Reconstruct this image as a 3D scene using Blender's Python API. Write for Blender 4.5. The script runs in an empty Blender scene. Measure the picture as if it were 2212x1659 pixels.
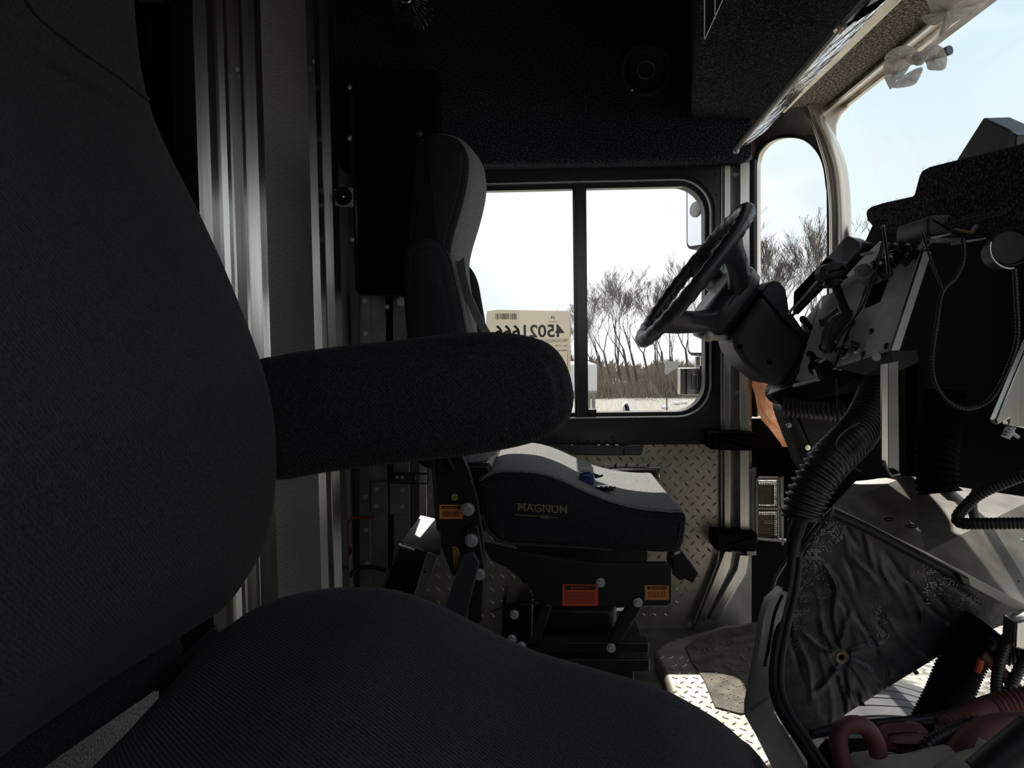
import bpy, math, random
from mathutils import Vector, Matrix
random.seed(7)
SC = bpy.context.scene
COL = SC.collection
# ------------------------------------------------------------------ camera, sky, sun, exposure
FPX, CW, CH = 1661.0, 2212.0, 1659.0
CAM = Vector((0, 0, 0.85))
YAW, PITCH, ROLL = math.radians(2.3), math.radians(-2.9), math.radians(0.84)
_f = Vector((-math.sin(YAW)*math.cos(PITCH), math.cos(YAW)*math.cos(PITCH), math.sin(PITCH)))
_r = Vector((math.cos(YAW), math.sin(YAW), 0)); _u = _r.cross(_f)
R_ = _r*math.cos(ROLL) - _u*math.sin(ROLL); U_ = _u*math.cos(ROLL) + _r*math.sin(ROLL)
cd = bpy.data.cameras.new('camera'); cam = bpy.data.objects.new('camera', cd); COL.objects.link(cam)
cd.sensor_fit = 'HORIZONTAL'; cd.sensor_width = 36.0; cd.lens = 36.0*FPX/CW; cd.clip_start = 0.02; cd.clip_end = 500
m3 = Matrix((R_, U_, -_f)).transposed()
cam.matrix_world = Matrix.Translation(CAM) @ m3.to_4x4()
SC.camera = cam
SC.view_settings.view_transform = 'Standard'; SC.view_settings.look = 'None'
SC.view_settings.exposure = 0.0; SC.view_settings.gamma = 1.0; SC.view_settings.use_curve_mapping = False

w = bpy.data.worlds.new('world'); SC.world = w; w.use_nodes = True
nt = w.node_tree; nt.nodes.clear()
N = nt.nodes.new; L = nt.links.new
o_ = N('ShaderNodeOutputWorld'); bg = N('ShaderNodeBackground'); L(bg.outputs[0], o_.inputs[0])
tc = N('ShaderNodeTexCoord'); sep = N('ShaderNodeSeparateXYZ'); L(tc.outputs['Generated'], sep.inputs[0])
rp = N('ShaderNodeValToRGB'); L(sep.outputs['Z'], rp.inputs[0])
rp.color_ramp.elements[0].position = 0.0; rp.color_ramp.elements[0].color = (0.93, 0.98, 1.0, 1)
rp.color_ramp.elements[1].position = 0.65; rp.color_ramp.elements[1].color = (0.46, 0.70, 0.95, 1)
e = rp.color_ramp.elements.new(0.3); e.color = (0.73, 0.90, 0.98, 1)
mp = N('ShaderNodeMapping'); mp.inputs['Scale'].default_value = (1.3, 1.3, 3.2); mp.inputs['Location'].default_value = (0.3, 0.1, 0.2)
L(tc.outputs['Generated'], mp.inputs[0])
nz = N('ShaderNodeTexNoise'); nz.inputs['Scale'].default_value = 1.6; nz.inputs['Detail'].default_value = 6; nz.inputs['Roughness'].default_value = 0.5
L(mp.outputs[0], nz.inputs[0])
cr = N('ShaderNodeValToRGB'); cr.color_ramp.elements[0].position = 0.42; cr.color_ramp.elements[1].position = 0.6
L(nz.outputs[0], cr.inputs[0])
mx = N('ShaderNodeMix'); mx.data_type = 'RGBA'; L(cr.outputs[0], mx.inputs['Factor']); L(rp.outputs[0], mx.inputs['A'])
mx.inputs['B'].default_value = (1.2, 1.2, 1.2, 1); L(mx.outputs['Result'], bg.inputs[0]); bg.inputs[1].default_value = 1.05

sd = bpy.data.lights.new('sun', 'SUN'); sd.energy = 7.5; sd.angle = 0.009; sd.color = (1.0, 0.95, 0.86)
sun = bpy.data.objects.new('sun', sd); COL.objects.link(sun)
sdir = Vector((0.03, 1.0, 1.42)).normalized()
sun.rotation_euler = sdir.to_track_quat('Z', 'Y').to_euler(); sun.location = (0, 8, 12)

# ------------------------------------------------------------------ helpers
def ray(px, py):
    return (_f + R_*((px-CW/2)/FPX) + U_*((CH/2-py)/FPX))
def P(px, py, Y):                         # photograph pixel -> point of the vertical plane Y
    d = ray(px, py); return CAM + d*(Y/d.y)
def PX(px, py, X):
    d = ray(px, py); return CAM + d*(X/d.x)
def PZ(px, py, Z):
    d = ray(px, py); return CAM + d*((Z-CAM.z)/d.z)
def PL(px, py, p0, n):
    d = ray(px, py); return CAM + d*((p0-CAM).dot(n)/d.dot(n))
def sm(pts, n=5, closed=True):            # Catmull-Rom smoothing of a point list of any dimension
    pts = [Vector(p) for p in pts]; out = []; k = len(pts)
    rng = range(k) if closed else range(k-1)
    for i in rng:
        if closed: a, b, c, d = pts[i-1], pts[i], pts[(i+1) % k], pts[(i+2) % k]
        else: a, b, c, d = pts[max(i-1, 0)], pts[i], pts[i+1], pts[min(i+2, k-1)]
        for j in range(n):
            t = j/n
            out.append(0.5*((2*b)+(c-a)*t+(2*a-5*b+4*c-d)*t*t+(3*b-a-3*c+d)*t**3))
    if not closed: out.append(pts[-1])
    return out

class MB:
    def __init__(s): s.v = []; s.f = []
    def add(s, vs, fs):
        b = len(s.v); s.v += [tuple(v) for v in vs]; s.f += [tuple(i+b for i in f) for f in fs]; return s
    def box(s, c, size, rot=None):
        c = Vector(c); h = Vector(size)*0.5; vs = []
        for x in (-1, 1):
            for y in (-1, 1):
                for z in (-1, 1):
                    p = Vector((x*h.x, y*h.y, z*h.z))
                    if rot is not None: p = rot @ p
                    vs.append(c+p)
        return s.add(vs, [(0,1,3,2),(4,6,7,5),(0,4,5,1),(2,3,7,6),(0,2,6,4),(1,5,7,3)])
    def bb(s, x0, x1, y0, y1, z0, z1): return s.box(((x0+x1)/2, (y0+y1)/2, (z0+z1)/2), (abs(x1-x0), abs(y1-y0), abs(z1-z0)))
    def slab(s, pts, off):                # polygon of 3-D points extruded by a vector
        off = Vector(off); n = len(pts); pts = [Vector(p) for p in pts]
        vs = pts + [p+off for p in pts]
        return s.add(vs, [tuple(range(n)), tuple(range(2*n-1, n-1, -1))] + [(i, i+n, (i+1) % n+n, (i+1) % n) for i in range(n)])
    def prism(s, px, Y0, Y1):             # outline read on plane Y0, extruded straight to Y1
        return s.slab([P(a, b, Y0) for a, b in px], (0, Y1-Y0, 0))
    def ring(s, rings, closed_loop=True, caps=True, wrap=False):
        n = len(rings[0]); vs = [p for r in rings for p in r]; fs = []
        m = len(rings)
        for k in range(m if wrap else m-1):
            a = k*n; b = ((k+1) % m)*n
            for i in range(n if closed_loop else n-1):
                j = (i+1) % n; fs.append((a+i, a+j, b+j, b+i))
        if caps and not wrap: fs += [tuple(range(n-1, -1, -1)), tuple(range((m-1)*n, m*n))]
        return s.add(vs, fs)
    def tube(s, path, r, n=8, ridge=0.0, pitch=0.01, closed=False, flat=None, up=None):
        path = [Vector(p) for p in path]
        if ridge:                          # resample for corrugation
            L_ = [0]
            for i in range(1, len(path)): L_.append(L_[-1]+(path[i]-path[i-1]).length)
            tot = L_[-1]; k = max(4, int(tot/pitch*4)); new = []; j = 0
            for q in range(k+1):
                d = tot*q/k
                while j < len(path)-2 and L_[j+1] < d: j += 1
                t = (d-L_[j])/max(1e-9, L_[j+1]-L_[j]); new.append(path[j].lerp(path[j+1], min(1, t)))
            path = new
        rings = []; prev = None; m = len(path)
        for i, p in enumerate(path):
            if closed: t = path[(i+1) % m]-path[i-1]
            else: t = path[min(i+1, m-1)]-path[max(i-1, 0)]
            t.normalize()
            if prev is None:
                a = Vector(up) if up else (Vector((0, 0, 1)) if abs(t.z) < 0.9 else Vector((1, 0, 0)))
            else: a = prev
            u = (a - t*a.dot(t)).normalized(); prev = u; v = t.cross(u)
            rr = r[i] if isinstance(r, (list, tuple)) else r
            if ridge: rr += ridge*(1, 0.15, -1, 0.15)[i % 4]
            fl = flat if flat else 1.0
            rings.append([p + u*(rr*fl*math.cos(2*math.pi*k/n)) + v*(rr*math.sin(2*math.pi*k/n)) for k in range(n)])
        return s.ring(rings, wrap=closed)
    def cyl(s, p0, p1, r0, r1=None, n=16):
        p0 = Vector(p0); p1 = Vector(p1); t = (p1-p0).normalized(); a = Vector((0, 0, 1)) if abs(t.z) < 0.9 else Vector((1, 0, 0))
        u = (a-t*a.dot(t)).normalized(); v = t.cross(u); r1 = r0 if r1 is None else r1
        return s.ring([[p+u*(r*math.cos(2*math.pi*k/n))+v*(r*math.sin(2*math.pi*k/n)) for k in range(n)] for p, r in ((p0, r0), (p1, r1))])
    def lathe(s, c, ax, prof, n=24):       # prof: (distance along axis, radius)
        c = Vector(c); t = Vector(ax).normalized(); a = Vector((0, 0, 1)) if abs(t.z) < 0.9 else Vector((1, 0, 0))
        u = (a-t*a.dot(t)).normalized(); v = t.cross(u)
        return s.ring([[c+t*d+u*(r*math.cos(2*math.pi*k/n))+v*(r*math.sin(2*math.pi*k/n)) for k in range(n)] for d, r in prof])
    def ball(s, c, r, n=10, sc=(1, 1, 1)):
        c = Vector(c); rings = []
        for i in range(1, n):
            a = math.pi*i/n
            rings.append([c+Vector((math.sin(a)*math.cos(2*math.pi*k/(2*n))*r*sc[0], math.sin(a)*math.sin(2*math.pi*k/(2*n))*r*sc[1], math.cos(a)*r*sc[2])) for k in range(2*n)])
        return s.ring(rings)
    def puff(s, outline, Y0, Y1, r, bulge=0.0, fn=None, seg=5, inner=3, cap=0.35):
        # soft cushion: XZ outline swept along Y, rounded over at both ends; fn(x,y,z)->(dx,dz) shapes it further
        o = [Vector((p[0], p[-1])) for p in outline]; n = len(o)
        area = sum(o[i].x*o[(i+1) % n].y-o[(i+1) % n].x*o[i].y for i in range(n))
        sgn = 1 if area > 0 else -1
        nor = []
        for i in range(n):
            t = (o[(i+1) % n]-o[i-1]).normalized(); nor.append(Vector((-t.y, t.x))*sgn)
        sec = []
        for k in range(inner, 0, -1): sec.append((-bulge*(k/inner)**0.5*1.0, r+r*cap*k/inner))
        for k in range(seg+1):
            a = math.pi/2*k/seg; sec.append((r*(1-math.cos(a)), r*(1-math.sin(a))))
        rings = []
        W_ = Y1-Y0
        full = [(d, i_) for d, i_ in sec] + [(W_*q, 0) for q in (0.2, 0.35, 0.5, 0.65, 0.8)] + [(W_-d, i_) for d, i_ in reversed(sec)]
        for d, ins in full:
            rg = []
            for i in range(n):
                q = o[i]+nor[i]*ins; x, z = q.x, q.y; y = Y0+d
                if fn: dx, dz = fn(x, y, z); x += dx; z += dz
                rg.append(Vector((x, y, z)))
            rings.append(rg)
        return s.ring(rings)
    def bolt(s, c, ax=(0, -1, 0), r=0.008, h=0.006, n=6):
        c = Vector(c); t = Vector(ax).normalized()
        s.cyl(c, c+t*h*0.35, r*1.35, n=16); s.cyl(c+t*h*0.3, c+t*h, r*1.0, r*0.94, n=n); return s
    def build(s, name, mat, parent=None, smooth=True, bevel=0.0, ang=35, sub=0, **tags):
        me = bpy.data.meshes.new(name); me.from_pydata(s.v, [], s.f); me.validate()
        if mat: me.materials.append(mat)
        if smooth:
            me.polygons.foreach_set('use_smooth', [True]*len(me.polygons))
            try: me.set_sharp_from_angle(angle=math.radians(ang))
            except Exception: pass
        import bmesh
        b = bmesh.new(); b.from_mesh(me); bmesh.ops.recalc_face_normals(b, faces=b.faces); b.to_mesh(me); b.free()
        ob = bpy.data.objects.new(name, me); COL.objects.link(ob)
        if parent is not None: put(ob, parent)
        if bevel:
            md = ob.modifiers.new('bevel', 'BEVEL'); md.width = bevel; md.segments = 3 if bevel > 0.006 else 2; md.limit_method = 'ANGLE'; md.angle_limit = math.radians(40)
        if sub:
            md = ob.modifiers.new('sub', 'SUBSURF'); md.levels = sub; md.render_levels = sub
        for k, v in tags.items(): ob[k] = v
        return ob
def put(ob, parent):
    ob.parent = parent
    if parent.type == 'EMPTY': ob.matrix_parent_inverse = Matrix.Translation(-parent.location)
def thing(name, label, cat, loc, group=None):
    o = bpy.data.objects.new(name, None); COL.objects.link(o); o.location = loc; o.empty_display_size = 0.05
    o['label'] = label; o['category'] = cat
    if group: o['group'] = group
    return o
def tag(o, label, cat, group=None, kind=None):
    o['label'] = label; o['category'] = cat
    if group: o['group'] = group
    if kind: o['kind'] = kind
    return o
def struct(o, label=None, cat=None):
    o['kind'] = 'structure'
    if label: o['label'] = label
    if cat: o['category'] = cat
    return o
def text(s, pos, right, up, size, mat, parent, name='lettering', bold=0.0, depth=0.0004, align='CENTER'):
    c = bpy.data.curves.new('t', 'FONT'); c.body = s; c.size = size; c.align_x = align; c.align_y = 'CENTER'; c.offset = bold; c.extrude = depth; c.resolution_u = 3
    t = bpy.data.objects.new('t', c); me = bpy.data.meshes.new_from_object(t)
    bpy.data.objects.remove(t); bpy.data.curves.remove(c)
    r = Vector(right).normalized(); u = Vector(up).normalized(); n = r.cross(u)
    me.transform(Matrix((r, u, n)).transposed().to_4x4()); me.transform(Matrix.Translation(Vector(pos)))
    me.materials.clear(); me.materials.append(mat); me.name = name
    ob = bpy.data.objects.new(name, me); COL.objects.link(ob)
    if parent is not None: put(ob, parent)
    return ob

# ------------------------------------------------------------------ materials
def mat(name, col, rough=0.5, metal=0.0, spec=0.5, noise=None, bump=None, sheen=0.0, coat=0.0, trans=0.0):
    m = bpy.data.materials.new(name); m.use_nodes = True; t = m.node_tree; b = t.nodes['Principled BSDF']
    b.inputs['Base Color'].default_value = (*col, 1); b.inputs['Roughness'].default_value = rough
    b.inputs['Metallic'].default_value = metal; b.inputs['Specular IOR Level'].default_value = spec
    if sheen: b.inputs['Sheen Weight'].default_value = sheen
    if coat: b.inputs['Coat Weight'].default_value = coat
    if noise:                                # (scale xyz, colour2, lo, hi, detail)
        sc, c2, lo, hi, det = noise
        tc = t.nodes.new('ShaderNodeTexCoord'); mp = t.nodes.new('ShaderNodeMapping'); mp.inputs['Scale'].default_value = sc
        t.links.new(tc.outputs['Object'], mp.inputs[0]); nz = t.nodes.new('ShaderNodeTexNoise'); nz.inputs['Scale'].default_value = 1; nz.inputs['Detail'].default_value = det
        t.links.new(mp.outputs[0], nz.inputs[0]); cr = t.nodes.new('ShaderNodeValToRGB')
        cr.color_ramp.elements[0].position = lo; cr.color_ramp.elements[0].color = (*col, 1)
        cr.color_ramp.elements[1].position = hi; cr.color_ramp.elements[1].color = (*c2, 1)
        t.links.new(nz.outputs[0], cr.inputs[0]); t.links.new(cr.outputs[0], b.inputs['Base Color'])
    if bump:                                 # (scale xyz, strength, distance, kind)
        sc, st, di, kind = bump
        tc = t.nodes.new('ShaderNodeTexCoord'); mp = t.nodes.new('ShaderNodeMapping'); mp.inputs['Scale'].default_value = sc
        t.links.new(tc.outputs['Object'], mp.inputs[0])
        if kind == 'noise': nz = t.nodes.new('ShaderNodeTexNoise'); nz.inputs['Scale'].default_value = 1; nz.inputs['Detail'].default_value = 4
        elif kind == 'voronoi': nz = t.nodes.new('ShaderNodeTexVoronoi'); nz.inputs['Scale'].default_value = 1
        else:
            nz = t.nodes.new('ShaderNodeTexWave'); nz.inputs['Scale'].default_value = 1; nz.bands_direction = 'DIAGONAL'; nz.inputs['Distortion'].default_value = 1.0; nz.inputs['Detail'].default_value = 1
        t.links.new(mp.outputs[0], nz.inputs[0]); bp = t.nodes.new('ShaderNodeBump'); bp.inputs['Strength'].default_value = st; bp.inputs['Distance'].default_value = di
        t.links.new(nz.outputs[0], bp.inputs['Height']); t.links.new(bp.outputs[0], b.inputs['Normal'])
    return m
def glassmat(name, tint=(1, 1, 1), refl=0.05):
    m = bpy.data.materials.new(name); m.use_nodes = True; t = m.node_tree; t.nodes.clear()
    o = t.nodes.new('ShaderNodeOutputMaterial'); a = t.nodes.new('ShaderNodeBsdfTransparent'); a.inputs[0].default_value = (*tint, 1)
    g = t.nodes.new('ShaderNodeBsdfGlossy'); g.inputs['Roughness'].default_value = 0.02; mx = t.nodes.new('ShaderNodeMixShader'); mx.inputs[0].default_value = refl
    t.links.new(a.outputs[0], mx.inputs[1]); t.links.new(g.outputs[0], mx.inputs[2]); t.links.new(mx.outputs[0], o.inputs[0]); return m
def sheer(name, col, transl=0.5, transp=0.25):
    m = bpy.data.materials.new(name); m.use_nodes = True; t = m.node_tree; t.nodes.clear()
    o = t.nodes.new('ShaderNodeOutputMaterial'); d = t.nodes.new('ShaderNodeBsdfDiffuse'); d.inputs[0].default_value = (*col, 1)
    l = t.nodes.new('ShaderNodeBsdfTranslucent'); l.inputs[0].default_value = (*col, 1); a = t.nodes.new('ShaderNodeBsdfTransparent')
    m1 = t.nodes.new('ShaderNodeMixShader'); m1.inputs[0].default_value = transl; m2 = t.nodes.new('ShaderNodeMixShader'); m2.inputs[0].default_value = transp
    t.links.new(d.outputs[0], m1.inputs[1]); t.links.new(l.outputs[0], m1.inputs[2]); t.links.new(m1.outputs[0], m2.inputs[1]); t.links.new(a.outputs[0], m2.inputs[2]); t.links.new(m2.outputs[0], o.inputs[0]); return m

M = dict(
 twill=mat('twill', (0.011, 0.0122, 0.014), 0.9, spec=0.15, sheen=0.06, noise=((420, 420, 420), (0.028, 0.030, 0.033), 0.4, 0.65, 2), bump=((120, 120, 120), 0.38, 0.001, 'wave')),
 seatgrey=mat('seatgrey', (0.12, 0.122, 0.124), 0.95, spec=0.1, sheen=0.1, noise=((500, 500, 500), (0.30, 0.30, 0.295), 0.4, 0.65, 2), bump=((400, 400, 400), 0.5, 0.001, 'noise')),
 seatside=mat('seatside', (0.014, 0.015, 0.018), 0.85, spec=0.2, noise=((300, 300, 300), (0.026, 0.027, 0.03), 0.4, 0.65, 2), bump=((400, 400, 400), 0.3, 0.001, 'noise')),
 carpet=mat('carpet', (0.020, 0.023, 0.034), 1.0, spec=0.05, noise=((230, 230, 230), (0.22, 0.21, 0.21), 0.47, 0.78, 3), bump=((260, 260, 260), 1.0, 0.004, 'noise')),
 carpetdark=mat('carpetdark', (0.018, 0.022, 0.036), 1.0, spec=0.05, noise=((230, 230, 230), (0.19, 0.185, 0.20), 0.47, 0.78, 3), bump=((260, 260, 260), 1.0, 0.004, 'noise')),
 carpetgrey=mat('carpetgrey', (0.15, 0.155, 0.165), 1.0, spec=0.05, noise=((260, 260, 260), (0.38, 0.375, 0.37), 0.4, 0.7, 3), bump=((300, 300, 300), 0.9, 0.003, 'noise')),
 headcarpet_lit=mat('headcarpet_lit', (0.10, 0.085, 0.072), 1.0, spec=0.05, noise=((170, 170, 170), (0.70, 0.62, 0.54), 0.40, 0.66, 3), bump=((170, 170, 170), 1.0, 0.004, 'noise')),  # cab carpet made paler and tan for light bounced up from the ground
 alu=mat('alu', (0.52, 0.51, 0.48), 0.26, metal=1.0, noise=((30, 30, 1.5), (0.80, 0.78, 0.74), 0.35, 0.7, 4), bump=((220, 220, 2), 0.08, 0.001, 'noise')),
 aludull=mat('aludull', (0.22, 0.21, 0.20), 0.5, metal=0.85, noise=((14, 14, 8), (0.36, 0.35, 0.33), 0.35, 0.7, 5)),
 plate=mat('plate', (0.36, 0.32, 0.27), 0.38, metal=0.8, noise=((9, 9, 9), (0.58, 0.53, 0.46), 0.3, 0.7, 5)),
 chrome=mat('chrome', (0.72, 0.72, 0.70), 0.16, metal=1.0),
 steelbolt=mat('steelbolt', (0.50, 0.52, 0.54), 0.35, metal=0.6, noise=((90, 90, 90), (0.62, 0.64, 0.66), 0.3, 0.7, 3)),
 stain=mat('stain', (0.55, 0.49, 0.42), 0.24, metal=0.85, noise=((24, 24, 2), (0.80, 0.73, 0.64), 0.3, 0.7, 4)),
 sheet=mat('sheet', (0.30, 0.28, 0.26), 0.42, metal=0.75, noise=((9, 9, 9), (0.66, 0.63, 0.59), 0.35, 0.68, 8), bump=((30, 30, 30), 0.12, 0.002, 'noise')),
 black=mat('black', (0.011, 0.011, 0.012), 0.38, spec=0.45),
 gloss=mat('gloss', (0.008, 0.008, 0.009), 0.12, spec=0.6),
 plastic=mat('plastic', (0.028, 0.031, 0.037), 0.40, spec=0.6, bump=((700, 700, 700), 0.15, 0.0006, 'noise')),
 greyplast=mat('greyplast', (0.040, 0.042, 0.044), 0.5, spec=0.4, bump=((500, 500, 500), 0.2, 0.0006, 'noise')),
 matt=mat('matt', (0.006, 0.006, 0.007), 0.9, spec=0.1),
 rubber=mat('rubber', (0.012, 0.012, 0.013), 0.5, spec=0.4),
 hose=mat('hose', (0.016, 0.017, 0.018), 0.4, spec=0.5),
 panel=mat('panel', (0.62, 0.66, 0.67), 0.5, metal=0.0, noise=((40, 40, 40), (0.76, 0.79, 0.80), 0.3, 0.7, 4)),
 frame=mat('frame', (0.013, 0.014, 0.017), 0.25, spec=0.6),
 paper=sheer('paper', (0.72, 0.68, 0.60), 0.55, 0.04),
 ink=mat('ink', (0.10, 0.09, 0.07), 0.8), inklight=mat('inklight', (0.30, 0.28, 0.24), 0.8),
 orange=mat('orange', (0.72, 0.24, 0.05), 0.5), red=mat('red', (0.62, 0.075, 0.03), 0.5), label=mat('labelblack', (0.02, 0.015, 0.012), 0.6),
 gold=mat('gold', (0.20, 0.14, 0.07), 0.5),
 cream=mat('cream', (0.66, 0.62, 0.56), 0.4), blue=mat('blue', (0.01, 0.03, 0.17), 0.35), whitep=mat('whitep', (0.75, 0.75, 0.73), 0.5),
 glass=glassmat('glass', (1.0, 1.0, 1.0), 0.025), lens=glassmat('lens', (0.6, 0.62, 0.62), 0.10),
 mirror=mat('mirror', (0.8, 0.84, 0.86), 0.03, metal=1.0),
 wavy=mat('wavy', (0.75, 0.80, 0.84), 0.06, metal=1.0, bump=((30, 14, 30), 0.8, 0.01, 'noise')),
 redcable=mat('redcable', (0.13, 0.035, 0.03), 0.6), redlever=mat('redlever', (0.45, 0.06, 0.03), 0.5),
 bagorange=sheer('bagorange', (0.95, 0.62, 0.42), 0.6, 0.15), bagwhite=sheer('bagwhite', (1.0, 0.96, 0.92), 0.85, 0.25),
 cloth=mat('cloth', (0.26, 0.22, 0.16), 0.8, noise=((18, 18, 18), (0.36, 0.32, 0.25), 0.3, 0.7, 5), bump=((40, 40, 40), 0.6, 0.006, 'noise')),
 dirtmat=mat('dirtmat', (0.075, 0.062, 0.048), 0.85, noise=((26, 26, 26), (0.19, 0.165, 0.13), 0.35, 0.75, 8), bump=((120, 120, 120), 0.38, 0.003, 'noise')),
 foil=mat('foil', (0.032, 0.034, 0.045), 0.45, metal=0.55, noise=((22, 22, 22), (0.09, 0.09, 0.10), 0.35, 0.7, 6), bump=((90, 90, 90), 0.35, 0.002, 'noise')),
 foilworn=mat('foilworn', (0.28, 0.27, 0.27), 0.4, metal=0.8, noise=((50, 50, 50), (0.05, 0.05, 0.06), 0.4, 0.6, 6)),
 belt=mat('belt', (0.34, 0.36, 0.38), 0.8, bump=((500, 500, 500), 0.3, 0.001, 'wave')),
 tyre=mat('tyre', (0.055, 0.056, 0.060), 0.8, noise=((20, 20, 20), (0.10, 0.10, 0.105), 0.3, 0.7, 4)),
 gravel=mat('gravel', (0.13, 0.115, 0.095), 0.95, noise=((22, 22, 22), (0.44, 0.41, 0.36), 0.40, 0.62, 6), bump=((22, 22, 22), 1.0, 0.03, 'noise')),
 bark=mat('bark', (0.07, 0.055, 0.045), 0.9, noise=((3, 3, 3), (0.13, 0.105, 0.085), 0.3, 0.7, 4)),
 brush=mat('brush', (0.16, 0.13, 0.10), 0.95, noise=((2.5, 2.5, 2.5), (0.30, 0.25, 0.19), 0.3, 0.7, 4)),
 truckwhite=mat('truckwhite', (0.62, 0.62, 0.60), 0.5), farconc=mat('farconc', (0.30, 0.29, 0.28), 0.9),
 redclay=mat('redpanel', (0.20, 0.03, 0.02), 0.6),
)

# ------------------------------------------------------------------ structure
WY = 2.40                                     # inner face of the driver-side wall
fl = MB(); fl.bb(-0.62, 0.62, -0.3, 2.46, -0.09, -0.045); fl.bb(0.62, 0.98, -0.3, 0.95, -0.09, -0.045)
floor = struct(fl.build('floor', M['aludull'], smooth=False))
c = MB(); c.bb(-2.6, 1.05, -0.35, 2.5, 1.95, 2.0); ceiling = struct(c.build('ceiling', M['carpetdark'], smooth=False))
# driver-side wall: carpeted upper part, metal lower part
wl = MB(); wl.bb(-0.62, 0.645, 2.40, 2.46, -0.045, 0.535); wl.bb(-0.62, 0.645, 2.40, 2.46, 1.45, 1.95); wl.bb(-0.62, -0.40, 2.40, 2.46, 0.535, 1.45); wl.bb(0.56, 0.645, 2.40, 2.46, 0.535, 1.45)
wall_left = struct(wl.build('wall_left', M['aludull'], smooth=False))
uc = MB(); q = [P(700, -60, 2.3), P(1628, -60, 2.3), P(1626, 330, 2.3), P(1618, 345, 2.3), P(700, 362, 2.3)]
uc.slab(q, (0, 0.09, 0)); upc = uc.build('carpet_lining', M['carpetdark'], wall_left, bevel=0.012)
# carpeted soffit over the windscreen, wedge shaped towards the camera
so = MB(); zt = 1.94
b0 = [Vector((0.44, 2.3, 1.497)), Vector((0.655, 2.3, 1.497)), Vector((0.655, -0.2, 1.497)), Vector((0.05, -0.2, 1.497)), Vector((0.30, 1.49, 1.497))]
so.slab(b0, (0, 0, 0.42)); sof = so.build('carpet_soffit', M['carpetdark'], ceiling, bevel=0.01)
# header above the windscreen: carpeted underside with a bare metal lip
hd = MB(); hd.bb(0.655, 0.80, -0.2, 2.22, 1.50, 1.56)
header = struct(hd.build('trim_1', M['headcarpet_lit'], bevel=0.012)); 
hl = MB(); hl.slab([(0.798, 2.26, 1.487), (0.845, 2.26, 1.505), (0.87, 2.26, 1.60), (0.80, 2.26, 1.60)], (0, -2.46, 0)); hl.build('metal_lip', M['stain'], header)
hl = MB(); hl.tube([(0.797, 2.16, 1.492), (0.797, -0.2, 1.492)], 0.0035, 8); hl.build('edge_bead', M['chrome'], header)
fr = MB(); fr.bb(0.80, 1.02, -0.3, 2.26, 1.60, 1.95); fr.bb(1.25, 1.28, -0.3, 2.45, 0.5, 1.0)
wf = struct(fr.build('wall_front', M['aludull'], smooth=False))
scr = MB()
for y_ in (2.02, 1.62, 1.28, 0.9): scr.bolt((0.80, y_, 1.492), (-0.3, 0, -1), 0.004, 0.004)
scr.build('screw_heads', M['chrome'], header, kind='stuff')

# corner sheet with arched quarter window and the A pillar
p0 = Vector((0.66, 2.40, 0.9)); p1 = Vector((0.875, 2.20, 0.9)); cn = (p1-p0).cross(Vector((0, 0, 1))).normalized()
CP = lambda a, b: PL(a, b, p0, cn)
inner = [(1634, 900), (1633, 420), (1635, 345), (1648, 318), (1672, 300), (1704, 294), (1738, 299), (1764, 320), (1781, 352), (1789, 400), (1792, 470), (1792, 900)]
inner = sm(inner, 4, False)
outer = []
for i, q in enumerate(inner):
    t = i/(len(inner)-1)
    outer.append(q)
ob_ = MB(); ins = [CP(q[0], q[1]) for q in inner]
# outer boundary goes around the arch
def outp(q):
    x, y = q
    if x < 1640 and y > 330: return (1612, y)
    if y < 330 or (x < 1770): return (1612 if x < 1655 else x+(x-1704)*0.12, 195)
    return (x+22, y)
outs = [CP(*outp(q)) for q in inner]
off = cn*0.03 if cn.y > 0 else -cn*0.03
rings = []
vs = ins+outs+[p+off for p in ins]+[p+off for p in outs]; n = len(ins); fs = []
for i in range(n-1):
    fs += [(i, i+1, n+i+1, n+i), (2*n+i, 3*n+i, 3*n+i+1, 2*n+i+1), (i, 2*n+i, 2*n+i+1, i+1), (n+i, n+i+1, 3*n+i+1, 3*n+i)]
ob_.add(vs, fs); w2 = struct(ob_.build('window_2', M['stain'], ang=50))
lip = MB(); lip.tube([p-off*0.15 for p in ins], 0.006, 8); lip.build('window_seal', M['rubber'], w2)
# A pillar : rounded stainless pressing
pil = MB()
path = [(1752, 226, 0.014), (1762, 250, 0.018), (1778, 285, 0.022), (1792, 318, 0.026), (1805, 360, 0.028), (1812, 410, 0.029), (1815, 470, 0.029), (1815, 560, 0.029), (1815, 700, 0.029), (1815, 900, 0.029)]
pp = sm([(a, b, c_*1000) for a, b, c_ in path], 4, False)
pil.tube([P(v[0], v[1], 2.19) for v in pp], [v[2]/1000 for v in pp], 20, up=(0, 1, 0), flat=0.8)
pil.build('pillar', M['stain'], w2)
pil = MB(); pil.slab([P(1735, 222, 2.2), P(1862, 200, 2.2), P(1838, 228, 2.2), P(1818, 248, 2.2), P(1809, 270, 2.2), P(1808, 296, 2.2), P(1818, 328, 2.2), P(1800, 338, 2.2), P(1776, 292, 2.2)], (0, 0.03, 0)); pil.build('pillar_gusset', M['stain'], w2, bevel=0.006)
g = MB(); g.slab([CP(1634, 900), CP(1634, 290), CP(1792, 290), CP(1792, 900)], off*0.1); g.build('pane', M['glass'], w2, smooth=False)
# windscreen
ws = MB()
ws.slab([(0.86, 2.2, 1.50), (0.86, -0.2, 1.50), (1.05, -0.2, 0.95), (1.05, 2.2, 0.95)], (0.006, 0, 0)); w3o = MB()
w3o.tube([(0.850, 2.24, 1.503), (0.850, -0.2, 1.503)], 0.009, 10); w3 = struct(w3o.build('window_3', M['stain'])); ws.build('pane', M['glass'], w3, smooth=False)

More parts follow.
